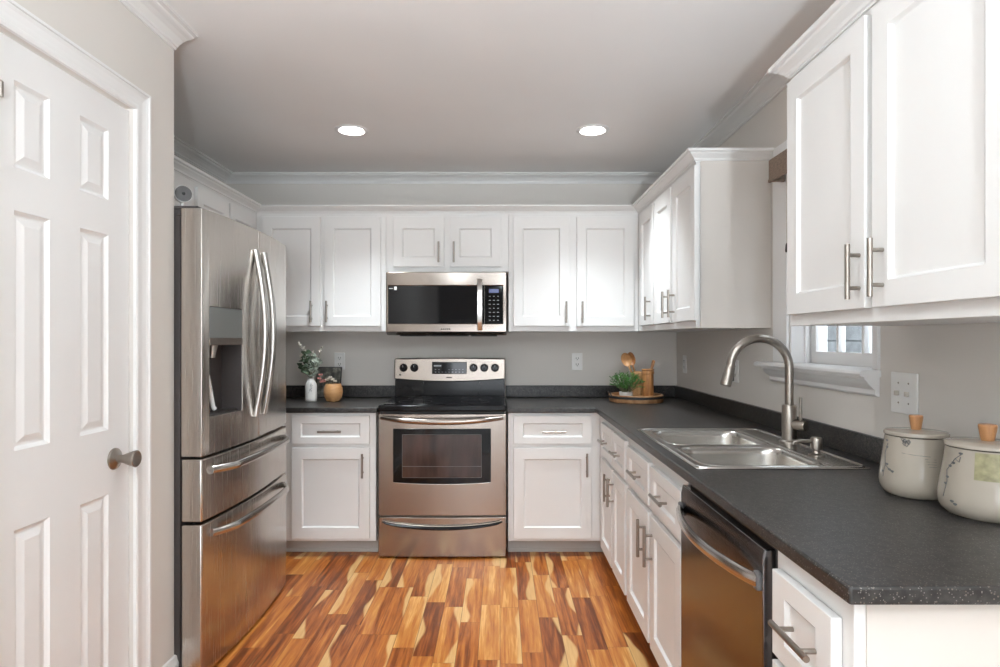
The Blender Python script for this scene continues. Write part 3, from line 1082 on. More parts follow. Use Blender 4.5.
# faucet
FX, FY, FZ = 1.099, 2.318, ZC1 + 0.004
fc = thing('kitchen_faucet', 'tall brushed-nickel gooseneck faucet with pull-down head, behind the sink', 'faucet', (FX, FY, FZ))
bm = bmesh.new()
lathe(bm, [(0, 0), (0.036, 0), (0.036, 0.004), (0.030, 0.008), (0.0265, 0.010), (0.0265, 0.138), (0.024, 0.142), (0.0175, 0.143), (0, 0.143)], n=36)
finish(bm, 'base', M['nickel'], fc, smooth=True)
bm = bmesh.new()
R = 0.112
zc_ = 1.154 - FZ
pts = [(0, 0, 0.140), (0, 0, zc_ - 0.03)]
for k in range(0, 25):
    t = PI * k / 24 * 0.985
    pts.append((-R + R * math.cos(t), 0, zc_ + R * math.sin(t)))
tube(bm, pts, 0.0158, 20)
finish(bm, 'spout', M['nickel'], fc, smooth=True)
bm = bmesh.new()
p0 = Vector(pts[-1])
d = Vector((-0.26, 0, -1)).normalized()
tube(bm, [p0 - d * 0.004, p0 + d * 0.003, p0 + d * 0.006, p0 + d * 0.030, p0 + d * 0.072, p0 + d * 0.076], [0.0162, 0.0168, 0.0190, 0.0202, 0.0210, 0.018], 20)
hd = finish(bm, 'spray_head', M['nickel'], fc, smooth=True)
bm = bmesh.new()
q = p0 + d * 0.045 + Vector((0.019, -0.004, 0.004))
box(bm, q.x - 0.006, q.x + 0.004, q.y - 0.007, q.y + 0.007, q.z - 0.016, q.z + 0.012)
finish(bm, 'spray_button', M['grey'], hd, bevel=0.003)
bm = bmesh.new()
hv = Vector((0.62, -1.0, -0.03)).normalized()
c0 = Vector((0, 0, 0.070))
tube(bm, [c0, c0 + hv * 0.060, c0 + hv * 0.066], [0.0195, 0.0195, 0.0175], 24)
hb = finish(bm, 'handle_hub', M['nickel'], fc, smooth=True)
bm = bmesh.new()
c1 = c0 + hv * 0.045
tube(bm, [c1 + Vector((0, 0, 0.010)), c1 + Vector((0.001, 0, 0.104)), c1 + Vector((0.001, 0, 0.106))], [0.0062, 0.0058, 0.004], 12)
finish(bm, 'lever', M['nickel'], fc, smooth=True)
# soap dispenser
sd = thing('soap_dispenser', 'short brushed-nickel soap dispenser beside the faucet', 'soap dispenser', (1.066, 2.055, ZC1 + 0.004))
bm = bmesh.new()
lathe(bm, [(0, 0), (0.025, 0), (0.025, 0.003), (0.014, 0.007), (0.012, 0.012), (0.012, 0.018), (0.0185, 0.021), (0.0185, 0.056), (0.016, 0.060), (0, 0.061)], n=30)
finish(bm, 'body', M['nickel'], sd, smooth=True)
bm = bmesh.new()
tube(bm, [(-0.012, 0, 0.047), (-0.055, 0.004, 0.048), (-0.072, 0.005, 0.045), (-0.076, 0.006, 0.036)], [0.0062, 0.0058, 0.0055, 0.005], 12)
finish(bm, 'nozzle', M['nickel'], sd, smooth=True)

# ------------------------------------------------------------------ dishwasher
dw = thing('dishwasher', 'stainless steel dishwasher with curved bar handle in the right cabinet run', 'dishwasher', (XF, 1.888, 0), RZ)
W = 1.888 - 1.300
boxobj('body', M['darkgrey'], (0.001, W - 0.001, 0.004, 0.55, 0.09, 0.832), dw, bevel=0.002)
bm = bmesh.new()
us = [0.0 + W * k / 14 for k in range(15)]
grid_solid(bm, us, [0.115, 0.725, 0.79, 0.813], lambda u, v: True,
           lambda u, v: (u, -0.022 - (0.003 if v < 0.8 else -0.002), v), lambda u, v: (u, 0.003, v))
finish(bm, 'door', M['steel_dark'], dw, bevel=0.003)
bm = bmesh.new()
pts = []
for k in range(21):
    t = k / 20
    pts.append((0.012 + (W - 0.024) * t, -0.030 - 0.048 * math.sin(PI * t) ** 0.75, 0.742))
tube(bm, pts, 0.0155, 14, flat=(Vector((0, 1, 0)), 0.55))
hh = finish(bm, 'handle', M['chrome'], dw, smooth=True)
bm = bmesh.new()
box(bm, 0.003, 0.026, -0.036, -0.024, 0.722, 0.762)
finish(bm, 'handle_mount', M['grey'], dw, bevel=0.004)
bm = bmesh.new()
box(bm, W - 0.026, W - 0.003, -0.036, -0.024, 0.722, 0.762)
finish(bm, 'handle_mount', M['grey'], dw, bevel=0.004)
boxobj('kick_plate', M['blackmat'], (0.003, W - 0.003, 0.055, 0.075, 0.002, 0.089), dw)

# ------------------------------------------------------------------ range
rg = thing('kitchen_range', 'stainless steel electric range with black glass cooktop and oven below', 'range', (0, 0, 0))
RX0, RX1 = -0.701, 0.036
RC = (RX0 + RX1) / 2
YD = 3.520
boxobj('body', M['steel_side'], (RX0 + 0.004, RX1 - 0.004, YD + 0.045, 4.12, 0.03, 0.862), rg, bevel=0.002)
for x in (RX0 + 0.05, RX1 - 0.05):
    for y in (3.62, 4.05):
        bm = bmesh.new()
        lathe(bm, [(0, 0), (0.018, 0), (0.018, 0.012), (0.008, 0.014), (0.008, 0.0295), (0, 0.0295)], (x, y, 0), 16)
        finish(bm, 'levelling_foot', M['blackmat'], rg, smooth=True)


def bowed(u, amt):
    t = (u - RC) / ((RX1 - RX0) / 2)
    return amt * (1 - t * t)


def linsp(a, b, n):
    return [a + (b - a) * k / n for k in range(n + 1)]


bm = bmesh.new()
us = linsp(RX0, RX1, 20)
grid_solid(bm, us, [0.247, 0.55, 0.834], lambda u, v: True, lambda u, v: (u, YD - bowed(u, 0.010), v), lambda u, v: (u, YD + 0.044, v))
od = finish(bm, 'oven_door', M['steel'], rg, bevel=0.004)
s1 = 610 / YD
wx0, wx1 = (393.2 - 500) / s1, (491 - 500) / s1
wz1, wz0 = 1.26 - (428.5 - 340) / s1, 1.26 - (482 - 340) / s1
bm = bmesh.new()
us = linsp(wx0, wx1, 16)


def wz(u, v):
    t = (u - (wx0 + wx1) / 2) / ((wx1 - wx0) / 2)
    return v - (0.010 * (1 - t * t) if v < 0.6 else -0.004 * (1 - t * t) * 0)


grid_solid(bm, us, [wz0, 0.60, wz1], lambda u, v: True, lambda u, v: (u, YD - bowed(u, 0.010) - 0.003, wz(u, v)),
           lambda u, v: (u, YD - bowed(u, 0.010) + 0.001, wz(u, v)))
wn_ = finish(bm, 'door_window', M['black_glass'], od, bevel=0.002)
bm = bmesh.new()
ix0, ix1 = (402.5 - 500) / s1, (481.5 - 500) / s1
iz1, iz0 = 1.26 - (434.5 - 340) / s1, 1.26 - (477 - 340) / s1
us = linsp(ix0, ix1, 12)
grid_solid(bm, us, [iz0, iz1], lambda u, v: True, lambda u, v: (u, YD - bowed(u, 0.010) - 0.0042, v),
           lambda u, v: (u, YD - bowed(u, 0.010) - 0.0031, v))
# outline and an oven rack line
finish(bm, 'inner_glass', M['oven_glass'], od)
bm = bmesh.new()
yy = lambda u: YD - bowed(u, 0.010) - 0.0048
for a, b, c, e_ in ((ix0, ix1, iz0 - 0.002, iz0), (ix0, ix1, iz1, iz1 + 0.002), (ix0, ix1, iz0 + 0.062, iz0 + 0.065)):
    for k in range(12):
        u0, u1 = a + (b - a) * k / 12, a + (b - a) * (k + 1) / 12
        box(bm, u0, u1, yy((u0 + u1) / 2) - 0.0003, yy((u0 + u1) / 2) + 0.0008, c, e_)
for u in (ix0, ix1):
    box(bm, u - 0.001, u + 0.001, yy(u) - 0.0003, yy(u) + 0.0008, iz0, iz1)
finish(bm, 'window_outline', M['grey'], od)
bm = bmesh.new()
for u0, u1 in ((wx0, wx0 + 0.001),):
    pts = [(u, YD - bowed(u, 0.010) - 0.002, wz(u, wz0) - 0.002) for u in linsp(wx0 + 0.003, wx1 - 0.003, 16)]
tube(bm, pts, 0.0018, 8)
finish(bm, 'window_trim', M['chrome'], od, smooth=True)
# oven handle
bm = bmesh.new()
pts = []
for k in range(25):
    t = k / 24
    u = RX0 + 0.020 + (RX1 - RX0 - 0.040) * t
    pts.append((u, YD - bowed(u, 0.010) - 0.012 - 0.038 * min(1, math.sin(PI * t) * 2.2), 0.813 - 0.018 * math.sin(PI * t)))
tube(bm, pts, [0.012 + 0.006 * math.sin(PI * k / 24) for k in range(25)], 14)
finish(bm, 'door_handle', M['steel'], od, smooth=True)
# shadow gap panel above the door
boxobj('vent_trim', M['blackmat'], (RX0 + 0.01, RX1 - 0.01, YD + 0.010, YD + 0.044, 0.835, 0.845), rg)
# storage drawer
bm = bmesh.new()
us = linsp(RX0, RX1, 20)
grid_solid(bm, us, [0.010, 0.1, 0.238], lambda u, v: True, lambda u, v: (u, YD - bowed(u, 0.010), v), lambda u, v: (u, YD + 0.044, v))
sdw = finish(bm, 'storage_drawer', M['steel'], rg, bevel=0.004)
bm = bmesh.new()
pts = []
for k in range(25):
    t = k / 24
    u = RX0 + 0.022 + (RX1 - RX0 - 0.044) * t
    pts.append((u, YD - bowed(u, 0.010) - 0.006, 0.212 - 0.034 * math.sin(PI * t) ** 0.6))
tube(bm, pts, [0.004 + 0.017 * math.sin(PI * k / 24) ** 0.5 for k in range(25)], 14, flat=(Vector((0, 0, 1)), 0.55))
finish(bm, 'drawer_grip', M['black'], sdw, smooth=True)
bm = bmesh.new()
pts2 = [(p[0], p[1] - 0.004, p[2] + 0.013) for p in pts]
tube(bm, pts2, [0.002 + 0.007 * math.sin(PI * k / 24) ** 0.5 for k in range(25)], 14, flat=(Vector((0, 0, 1)), 0.5))
finish(bm, 'drawer_lip', M['steel'], sdw, smooth=True)
# cooktop
bm = bmesh.new()
us = linsp(RX0 - 0.001, RX1 + 0.001, 20)
grid_solid(bm, us, [YD - 0.012, 3.60, 4.06], lambda u, v: True,
           lambda u, v: (u, v - (bowed(u, 0.010) if v < 3.55 else 0), 0.885), lambda u, v: (u, v - (bowed(u, 0.010) if v < 3.55 else 0), 0.848))
finish(bm, 'cooktop_frame', M['black'], rg, bevel=0.009, seg=3)
boxobj('cooktop_glass', M['black_glass'], (RX0 + 0.022, RX1 - 0.022, 3.555, 4.03, 0.8853, 0.8885), rg, bevel=0.001)
for x, y, r in ((-0.51, 3.68, 0.100), (-0.15, 3.68, 0.085), (-0.51, 3.90, 0.075), (-0.15, 3.90, 0.100)):
    bm = bmesh.new()
    lathe(bm, [(r, 0.8886), (r, 0.8889), (r - 0.002, 0.8889), (r - 0.002, 0.8886)], (x, y, 0), 40)
    finish(bm, 'burner_ring', M['darkgrey'], rg)
# back guard
YG = 4.05
s2 = 610 / YG


def gx(px):
    return (px - 500) / s2


def gz(py):
    return 1.26 - (py - 340) / s2


bm = bmesh.new()
us = linsp(gx(394.2), gx(505.2), 16)


def gtop(u, v):
    t = (u - (us[0] + us[-1]) / 2) / ((us[-1] - us[0]) / 2)
    return (1 - t * t)


grid_solid(bm, us, [gz(379), gz(358.8)], lambda u, v: True,
           lambda u, v: (u, YG + (0.012 if v > 1.1 else 0), v + (0.005 * gtop(u, v) if v > 1.1 else -0.018 * gtop(u, v))),
           lambda u, v: (u, YG + 0.075, v + (0.005 * gtop(u, v) if v > 1.1 else -0.018 * gtop(u, v))))
cp = finish(bm, 'control_panel', M['steel'], rg, bevel=0.006)
boxobj('backguard', M['black'], (gx(394.8), gx(504.6), YG + 0.008, YG + 0.070, 0.886, gz(379) + 0.02), rg, bevel=0.002)
# trim line under the panel
ty = YG + 0.004
boxobj('display', M['black_glass'], (gx(432), gx(466.7), ty - 0.004, ty + 0.004, gz(374), gz(362)), cp, bevel=0.003)
bm = bmesh.new()
for a in range(9):
    for b in range(2):
        if (a, b) in ((2, 0), (3, 0)):
            continue
        x = gx(435.5 + a * 3.4)
        z = gz(369.5 + b * 2.6)
        box(bm, x - 0.004, x + 0.004, ty - 0.0050, ty - 0.0038, z - 0.0012, z + 0.0012)
box(bm, gx(434), gx(441), ty - 0.005, ty - 0.0038, gz(366.4), gz(365.2))
finish(bm, 'display_print', M['key'], cp)
for px in (403.4, 414.2, 473.5, 484.2, 495.0):
    bm = bmesh.new()
    c = (gx(px), ty + 0.003, gz(367.8))
    rot = Matrix.Rotation(PI / 2, 4, 'X')
    lathe(bm, [(0, 0), (0.027, 0), (0.027, 0.004), (0.0225, 0.007), (0.0205, 0.018), (0.017, 0.021), (0, 0.021)], c, 26, mat4=rot)
    kb = finish(bm, 'knob', M['black'], cp, smooth=True)
    bm = bmesh.new()
    box(bm, c[0] - 0.0045, c[0] + 0.0045, c[1] - 0.031, c[1] - 0.019, c[2] - 0.020, c[2] + 0.020)
    finish(bm, 'knob_grip', M['black'], kb, bevel=0.003)
    bm = bmesh.new()
    box(bm, c[0] - 0.001, c[0] + 0.001, c[1] - 0.0315, c[1] - 0.0308, c[2] + 0.004, c[2] + 0.018)
    finish(bm, 'pointer_mark', M['key'], kb)
    bm = bmesh.new()
    for k in range(7):
        t = PI * (0.1 + 0.8 * k / 6)
        box(bm, c[0] + 0.031 * math.cos(t) - 0.001, c[0] + 0.031 * math.cos(t) + 0.001, ty - 0.001, ty + 0.004,
            c[2] + 0.031 * math.sin(t) - 0.001, c[2] + 0.031 * math.sin(t) + 0.001)
    finish(bm, 'dial_print', M['slot'], kb)
bm = bmesh.new()
lathe(bm, [(0, 0), (0.006, 0), (0.006, 0.003), (0, 0.004)], (gx(400), ty - 0.001, gz(374.8)), 16, mat4=Matrix.Rotation(PI / 2, 4, 'X'))
box(bm, gx(446.5), gx(452), YG - 0.0015, YG + 0.003, gz(377.9), gz(376.9))
finish(bm, 'panel_marking', M['slot'], cp)

# ------------------------------------------------------------------ microwave
YM = 3.80
s3 = 610 / YM


def mx_(px):
    return (px - 500) / s3


def mz_(py):
    return 1.26 - (py - 340) / s3


mw = thing('microwave', 'stainless steel over-the-range microwave with black glass door', 'microwave', (0, 0, 0))
MX0, MX1 = mx_(386), mx_(506.5)
MZ0, MZ1 = mz_(335.0), mz_(272)
boxobj('body', M['steel_side'], (MX0 + 0.001, MX1 - 0.001, YM + 0.035, YB - 0.003, MZ0 + 0.02, MZ1), mw, bevel=0.003)
bm = bmesh.new()
gx0, gx1, gz0, gz1 = mx_(388.2), mx_(502.8), mz_(323.7), mz_(285.5)
grid_solid(bm, [MX0, gx0, gx1, MX1], [MZ0 + 0.018, gz0, gz1, MZ1], lambda u, v: not (gx0 < u < gx1 and gz0 < v < gz1),
           lambda u, v: (u, YM, v), lambda u, v: (u, YM + 0.034, v))
finish(bm, 'front_frame', M['steel_fine'], mw, bevel=0.004)
bm = bmesh.new()
vs_ = [(MX0, YM + 0.001, MZ0 + 0.0175), (MX1, YM + 0.001, MZ0 + 0.0175), (MX1, YM + 0.05, MZ0), (MX0, YM + 0.05, MZ0),
       (MX0, YM + 0.34, MZ0), (MX1, YM + 0.34, MZ0), (MX1, YM + 0.34, MZ0 + 0.0175), (MX0, YM + 0.34, MZ0 + 0.0175)]
v = [bm.verts.new(p) for p in vs_]
for f in ((0, 1, 2, 3), (3, 2, 5, 4), (4, 5, 6, 7), (0, 7, 6, 1), (0, 3, 4, 7), (1, 6, 5, 2)):
    bm.faces.new([v[i] for i in f])
finish(bm, 'bottom_panel', M['steel_fine'], mw)
for a, b in ((398, 425), (428, 467), (470, 497)):
    boxobj('vent_grille', M['blackmat'], (mx_(a), mx_(b), YM + 0.07, YM + 0.28, MZ0 - 0.007, MZ0 - 0.0002), mw, bevel=0.002)
dsx = mx_(484.5)
boxobj('door_glass', M['black_glass'], (gx0 + 0.0005, dsx - 0.001, YM + 0.001, YM + 0.033, gz0 + 0.0005, gz1 - 0.0005), mw, bevel=0.002)
cpn = boxobj('control_panel', M['black_glass'], (dsx + 0.0005, gx1 - 0.0005, YM + 0.001, YM + 0.033, gz0 + 0.0005, gz1 - 0.0005), mw, bevel=0.002)
boxobj('viewing_window', M['black_glass'], (mx_(403), mx_(475.5), YM + 0.0002, YM + 0.0009, mz_(321.5), mz_(290.5)), mw)
boxobj('clock_display', M['display'], (mx_(489), mx_(498.8), YM + 0.0002, YM + 0.0009, mz_(292.8), mz_(289)), cpn)
bm = bmesh.new()
for r in range(7):
    for c in range(3):
        x, z = mx_(489.9 + c * 4.1), mz_(296.3 + r * 4.0)
        wv = 0.0065 if r % 3 else 0.0050
        box(bm, x - wv, x + wv * 0.8, YM + 0.0002, YM + 0.0009, z - 0.0018, z + 0.0018)
finish(bm, 'keypad_print', M['key'], cpn)
bm = bmesh.new()
box(bm, mx_(394.2), mx_(396.8), YM + 0.0003, YM + 0.0009, mz_(290), mz_(286.6))
box(bm, mx_(389), mx_(393), YM + 0.0003, YM + 0.0009, mz_(288.8), mz_(288.2))
finish(bm, 'door_sticker', M['plate'], mw)
bm = bmesh.new()
for k in range(5):
    box(bm, mx_(441 + k * 2), mx_(442.2 + k * 2), YM - 0.0008, YM + 0.001, mz_(329.8), mz_(328.3))
finish(bm, 'front_marking', M['slot'], mw)
bm = bmesh.new()
hx0, hx1 = mx_(477.4), mx_(482.4)
za, zb = mz_(330.5), mz_(279)
prof = []
for k in range(13):
    t = k / 12
    prof.append((YM - 0.012 - 0.030 * math.sin(PI * t) ** 0.6, za + (zb - za) * t))
ring = []
for (y, z) in prof:
    ring.append([bm.verts.new(p) for p in ((hx0, y, z), (hx1, y, z), (hx1, y + 0.012, z), (hx0, y + 0.012, z))])
for i in range(len(ring) - 1):
    for q in range(4):
        bm.faces.new((ring[i][q], ring[i][(q + 1) % 4], ring[i + 1][(q + 1) % 4], ring[i + 1][q]))
bm.faces.new(ring[0])
bm.faces.new(ring[-1])
finish(bm, 'door_handle', M['chrome'], mw, bevel=0.002)

# ------------------------------------------------------------------ refrigerator
fr = thing('refrigerator', 'stainless steel french-door refrigerator with two lower drawers', 'refrigerator', (0, 0, 0))
FY0, FY1 = 2.254, 3.146
FC = (FY0 + FY1) / 2


def fx(y):
    t = (y - FC) / ((FY1 - FY0) / 2)
    return -1.102 + 0.028 * (1 - t * t)


XBK = -1.178
boxobj('body', M['darkgrey'], (-1.86, -1.190, FY0 + 0.016, FY1 - 0.008, 0.03, 1.722), fr, bevel=0.004)
for y in (FY0 + 0.07, FY1 - 0.07):
    for x in (-1.80, -1.26):
        bm = bmesh.new()
        lathe(bm, [(0, 0), (0.022, 0), (0.022, 0.0295), (0, 0.0295)], (x, y, 0), 16)
        finish(bm, 'levelling_foot', M['blackmat'], fr, smooth=True)
boxobj('base_grille', M['blackmat'], (-1.1895, -1.160, FY0 + 0.018, FY1 - 0.012, 0.003, 0.011), fr)
SEAM = 2.717
DP = (2.302, 2.553, 0.968, 1.387)     # dispenser opening
bm = bmesh.new()
us = sorted(set(linsp(FY0, SEAM - 0.003, 10)) | {DP[0], DP[1]})
grid_solid(bm, us, [0.828, DP[2], DP[3], 1.748], lambda u, v: not (DP[0] < u < DP[1] and DP[2] < v < DP[3]),
           lambda u, v: (fx(u), u, v), lambda u, v: (XBK, u, v))
d1 = finish(bm, 'door', M['steel_v'], fr, bevel=0.006, seg=3)
bm = bmesh.new()
us = linsp(SEAM + 0.003, FY1, 10)
grid_solid(bm, us, [0.828, 1.3, 1.748], lambda u, v: True, lambda u, v: (fx(u), u, v), lambda u, v: (XBK, u, v))
d2 = finish(bm, 'door', M['steel_v'], fr, bevel=0.006, seg=3)
for nm, z0, z1 in (('drawer', 0.586, 0.818), ('drawer', 0.012, 0.575)):
    bm = bmesh.new()
    us = linsp(FY0, FY1, 18)
    grid_solid(bm, us, [z0, (z0 + z1) / 2, z1], lambda u, v: True, lambda u, v: (fx(u), u, v), lambda u, v: (XBK, u, v))
    dd = finish(bm, nm, M['steel_v'], fr, bevel=0.006, seg=3)
    zh = 0.768 if z0 > 0.5 else 0.530
    bm = bmesh.new()
    pts = []
    for k in range(25):
        t = k / 24
        y = 2.312 + (3.080 - 2.312) * t
        pts.append((fx(y) + 0.004 + 0.040 * min(1, math.sin(PI * t) * 2.6) ** 0.8, y, zh))
    tube(bm, pts, 0.0155, 14, flat=(Vector((1, 0, 0)), 0.8))
    finish(bm, 'drawer_handle', M['chrome'], dd, smooth=True)
for dpar, yb, s in ((d1, SEAM - 0.047, -1), (d2, SEAM + 0.048, 1)):
    bm = bmesh.new()
    pts = []
    for k in range(29):
        t = k / 28
        b = math.sin(PI * t)
        pts.append((fx(yb) + 0.006 + 0.042 * b, yb - s * 0.012 * b * 0, 0.927 + (1.654 - 0.927) * t))
    tube(bm, pts, 0.0150, 14, flat=(Vector((1, 0, 0)), 0.9))
    finish(bm, 'door_handle', M['chrome'], dpar, smooth=True)
# dispenser
bm = bmesh.new()
ds = 0.066
xi = -1.168
box(bm, xi, xi + 0.003, DP[0] + 0.0005, DP[1] - 0.0005, DP[2], 1.240)
box(bm, xi, fx(DP[0]) - 0.004, DP[0] + 0.0003, DP[0] + 0.003, DP[2], 1.240)
box(bm, xi, fx(DP[1]) - 0.004, DP[1] - 0.003, DP[1] - 0.0003, DP[2], 1.240)
box(bm, xi, fx(DP[0]) - 0.004, DP[0] + 0.003, DP[1] - 0.003, DP[2] + 0.0005, DP[2] + 0.006)
dp = finish(bm, 'dispenser_well', M['darkgrey'], d1)
bm = bmesh.new()
us = linsp(DP[0] + 0.001, DP[1] - 0.001, 6)
grid_solid(bm, us, [1.268, DP[3] - 0.001], lambda u, v: True, lambda u, v: (fx(u) - 0.001, u, v), lambda u, v: (fx(u) - 0.03, u, v))
finish(bm, 'dispenser_display', mat('grey_glass_panel', (0.20, 0.215, 0.21), 0.12), d1, bevel=0.001)
bm = bmesh.new()
grid_solid(bm, us, [1.2405, 1.267], lambda u, v: True, lambda u, v: (fx(u) + 0.001, u, v), lambda u, v: (fx(u) - 0.05, u, v))
finish(bm, 'dispenser_band', M['steel'], d1, bevel=0.001)
bm = bmesh.new()
tube(bm, [(-1.140, 2.42, 1.24), (-1.138, 2.41, 1.20), (-1.138, 2.41, 1.19)], [0.020, 0.013, 0.012], 14)
finish(bm, 'dispenser_nozzle', M['steel_side'], dp, smooth=True)
bm = bmesh.new()
tube(bm, [(-1.152, 2.40, 1.12), (-1.136, 2.415, 0.995), (-1.130, 2.42, 0.985)], 0.009, 12)
finish(bm, 'dispenser_paddle', M['plate'], dp, smooth=True)
for y0, y1 in ((FY0 + 0.017, FY0 + 0.080), (FY1 - 0.075, FY1 - 0.010)):
    bm = bmesh.new()
    box(bm, -1.25, -1.125, y0, y1, 1.7485, 1.760)
    box(bm, -1.25, -1.190, y0, y1, 1.7225, 1.7484)
    finish(bm, 'hinge_cover', M['darkgrey'], fr, bevel=0.003)
# small round camera on the refrigerator
sc_ = thing('security_camera', 'small round white camera with a dark face standing on the refrigerator', 'camera', (-1.236, 2.375, 1.7225))
bm = bmesh.new()
lathe(bm, [(0, 0), (0.022, 0), (0.022, 0.006), (0.016, 0.010), (0.006, 0.013), (0.006, 0.082), (0, 0.082)], n=24)
finish(bm, 'stand', M['plate'], sc_, smooth=True)
bm = bmesh.new()
rot = Matrix.Rotation(math.radians(38), 4, 'Z') @ Matrix.Rotation(PI / 2, 4, 'X')
lathe(bm, [(0, -0.020), (0.022, -0.020), (0.030, -0.012), (0.033, 0.0), (0.033, 0.014), (0.0305, 0.0165), (0, 0.0165)], (0, 0, 0.104), 32, mat4=rot)
finish(bm, 'camera_head', M['plate'], sc_, smooth=True)
bm = bmesh.new()
lathe(bm, [(0, 0.0168), (0.0300, 0.0168), (0.0300, 0.0185), (0.028, 0.0195), (0, 0.0195)], (0, 0, 0.104), 32, mat4=rot)
face = finish(bm, 'camera_face', M['grey'], sc_, smooth=True)
bm = bmesh.new()
lathe(bm, [(0, 0.0197), (0.006, 0.0197), (0.006, 0.021), (0, 0.0215)], (0, 0, 0.104), 20, mat4=rot)
finish(bm, 'camera_lens', M['black_glass'], sc_, smooth=True)


# ------------------------------------------------------------------ outlets and switch
def outlet(label, loc, rz):
    t = thing('wall_outlet', label, 'outlet', loc, rz, 'wall outlets above the countertop')
    boxobj('cover_plate', M['plate'], (-0.036, 0.036, -0.006, -0.0003, -0.058, 0.058), t, bevel=0.002)
    for dz in (-0.021, 0.021):
        r = boxobj('receptacle', M['plate'], (-0.017, 0.017, -0.008, -0.0062, dz - 0.014, dz + 0.014), t, bevel=0.0015)
        bm = bmesh.new()
        box(bm, -0.009, -0.006, -0.0086, -0.0081, dz - 0.003, dz + 0.008)
        box(bm, 0.006, 0.009, -0.0086, -0.0081, dz - 0.003, dz + 0.008)
        box(bm, -0.003, 0.003, -0.0086, -0.0081, dz - 0.010, dz - 0.006)
        finish(bm, 'socket_slot', M['slot'], r)
    return t


outlet('white wall outlet above the vase and bowl, left of the range', (-1.103, YB, 1.115), 0)
outlet('white wall outlet on the back wall between the range and the wooden tray', (0.531, YB, 1.112), 0)
outlet('white wall outlet on the right wall near the back corner', (XR, 4.015, 1.10), RZ)
outlet('white wall outlet on the right wall behind the faucet spray head', (XR, 3.143, 1.10), RZ)
sw = thing('light_switch', 'white double toggle switch plate on the right wall above the canisters', 'switch', (XR, 1.834, 1.10), RZ)
boxobj('cover_plate', M['plate'], (-0.060, 0.060, -0.006, -0.0003, -0.062, 0.062), sw, bevel=0.0025)
for dx in (-0.023, 0.023):
    bm = bmesh.new()
    box(bm, dx - 0.004, dx + 0.004, -0.018, -0.0062, -0.008, 0.006)
    finish(bm, 'toggle', M['cord'], sw, bevel=0.0015)
for dx in (-0.023, 0.023):
    for dz in (-0.030, 0.030):
        bm = bmesh.new()
        lathe(bm, [(0, 0), (0.003, 0), (0.0025, 0.001), (0, 0.0012)], (dx, -0.0061, dz), 10, mat4=Matrix.Rotation(PI / 2, 4, 'X'))
        finish(bm, 'plate_screw', M['nickel'], sw)

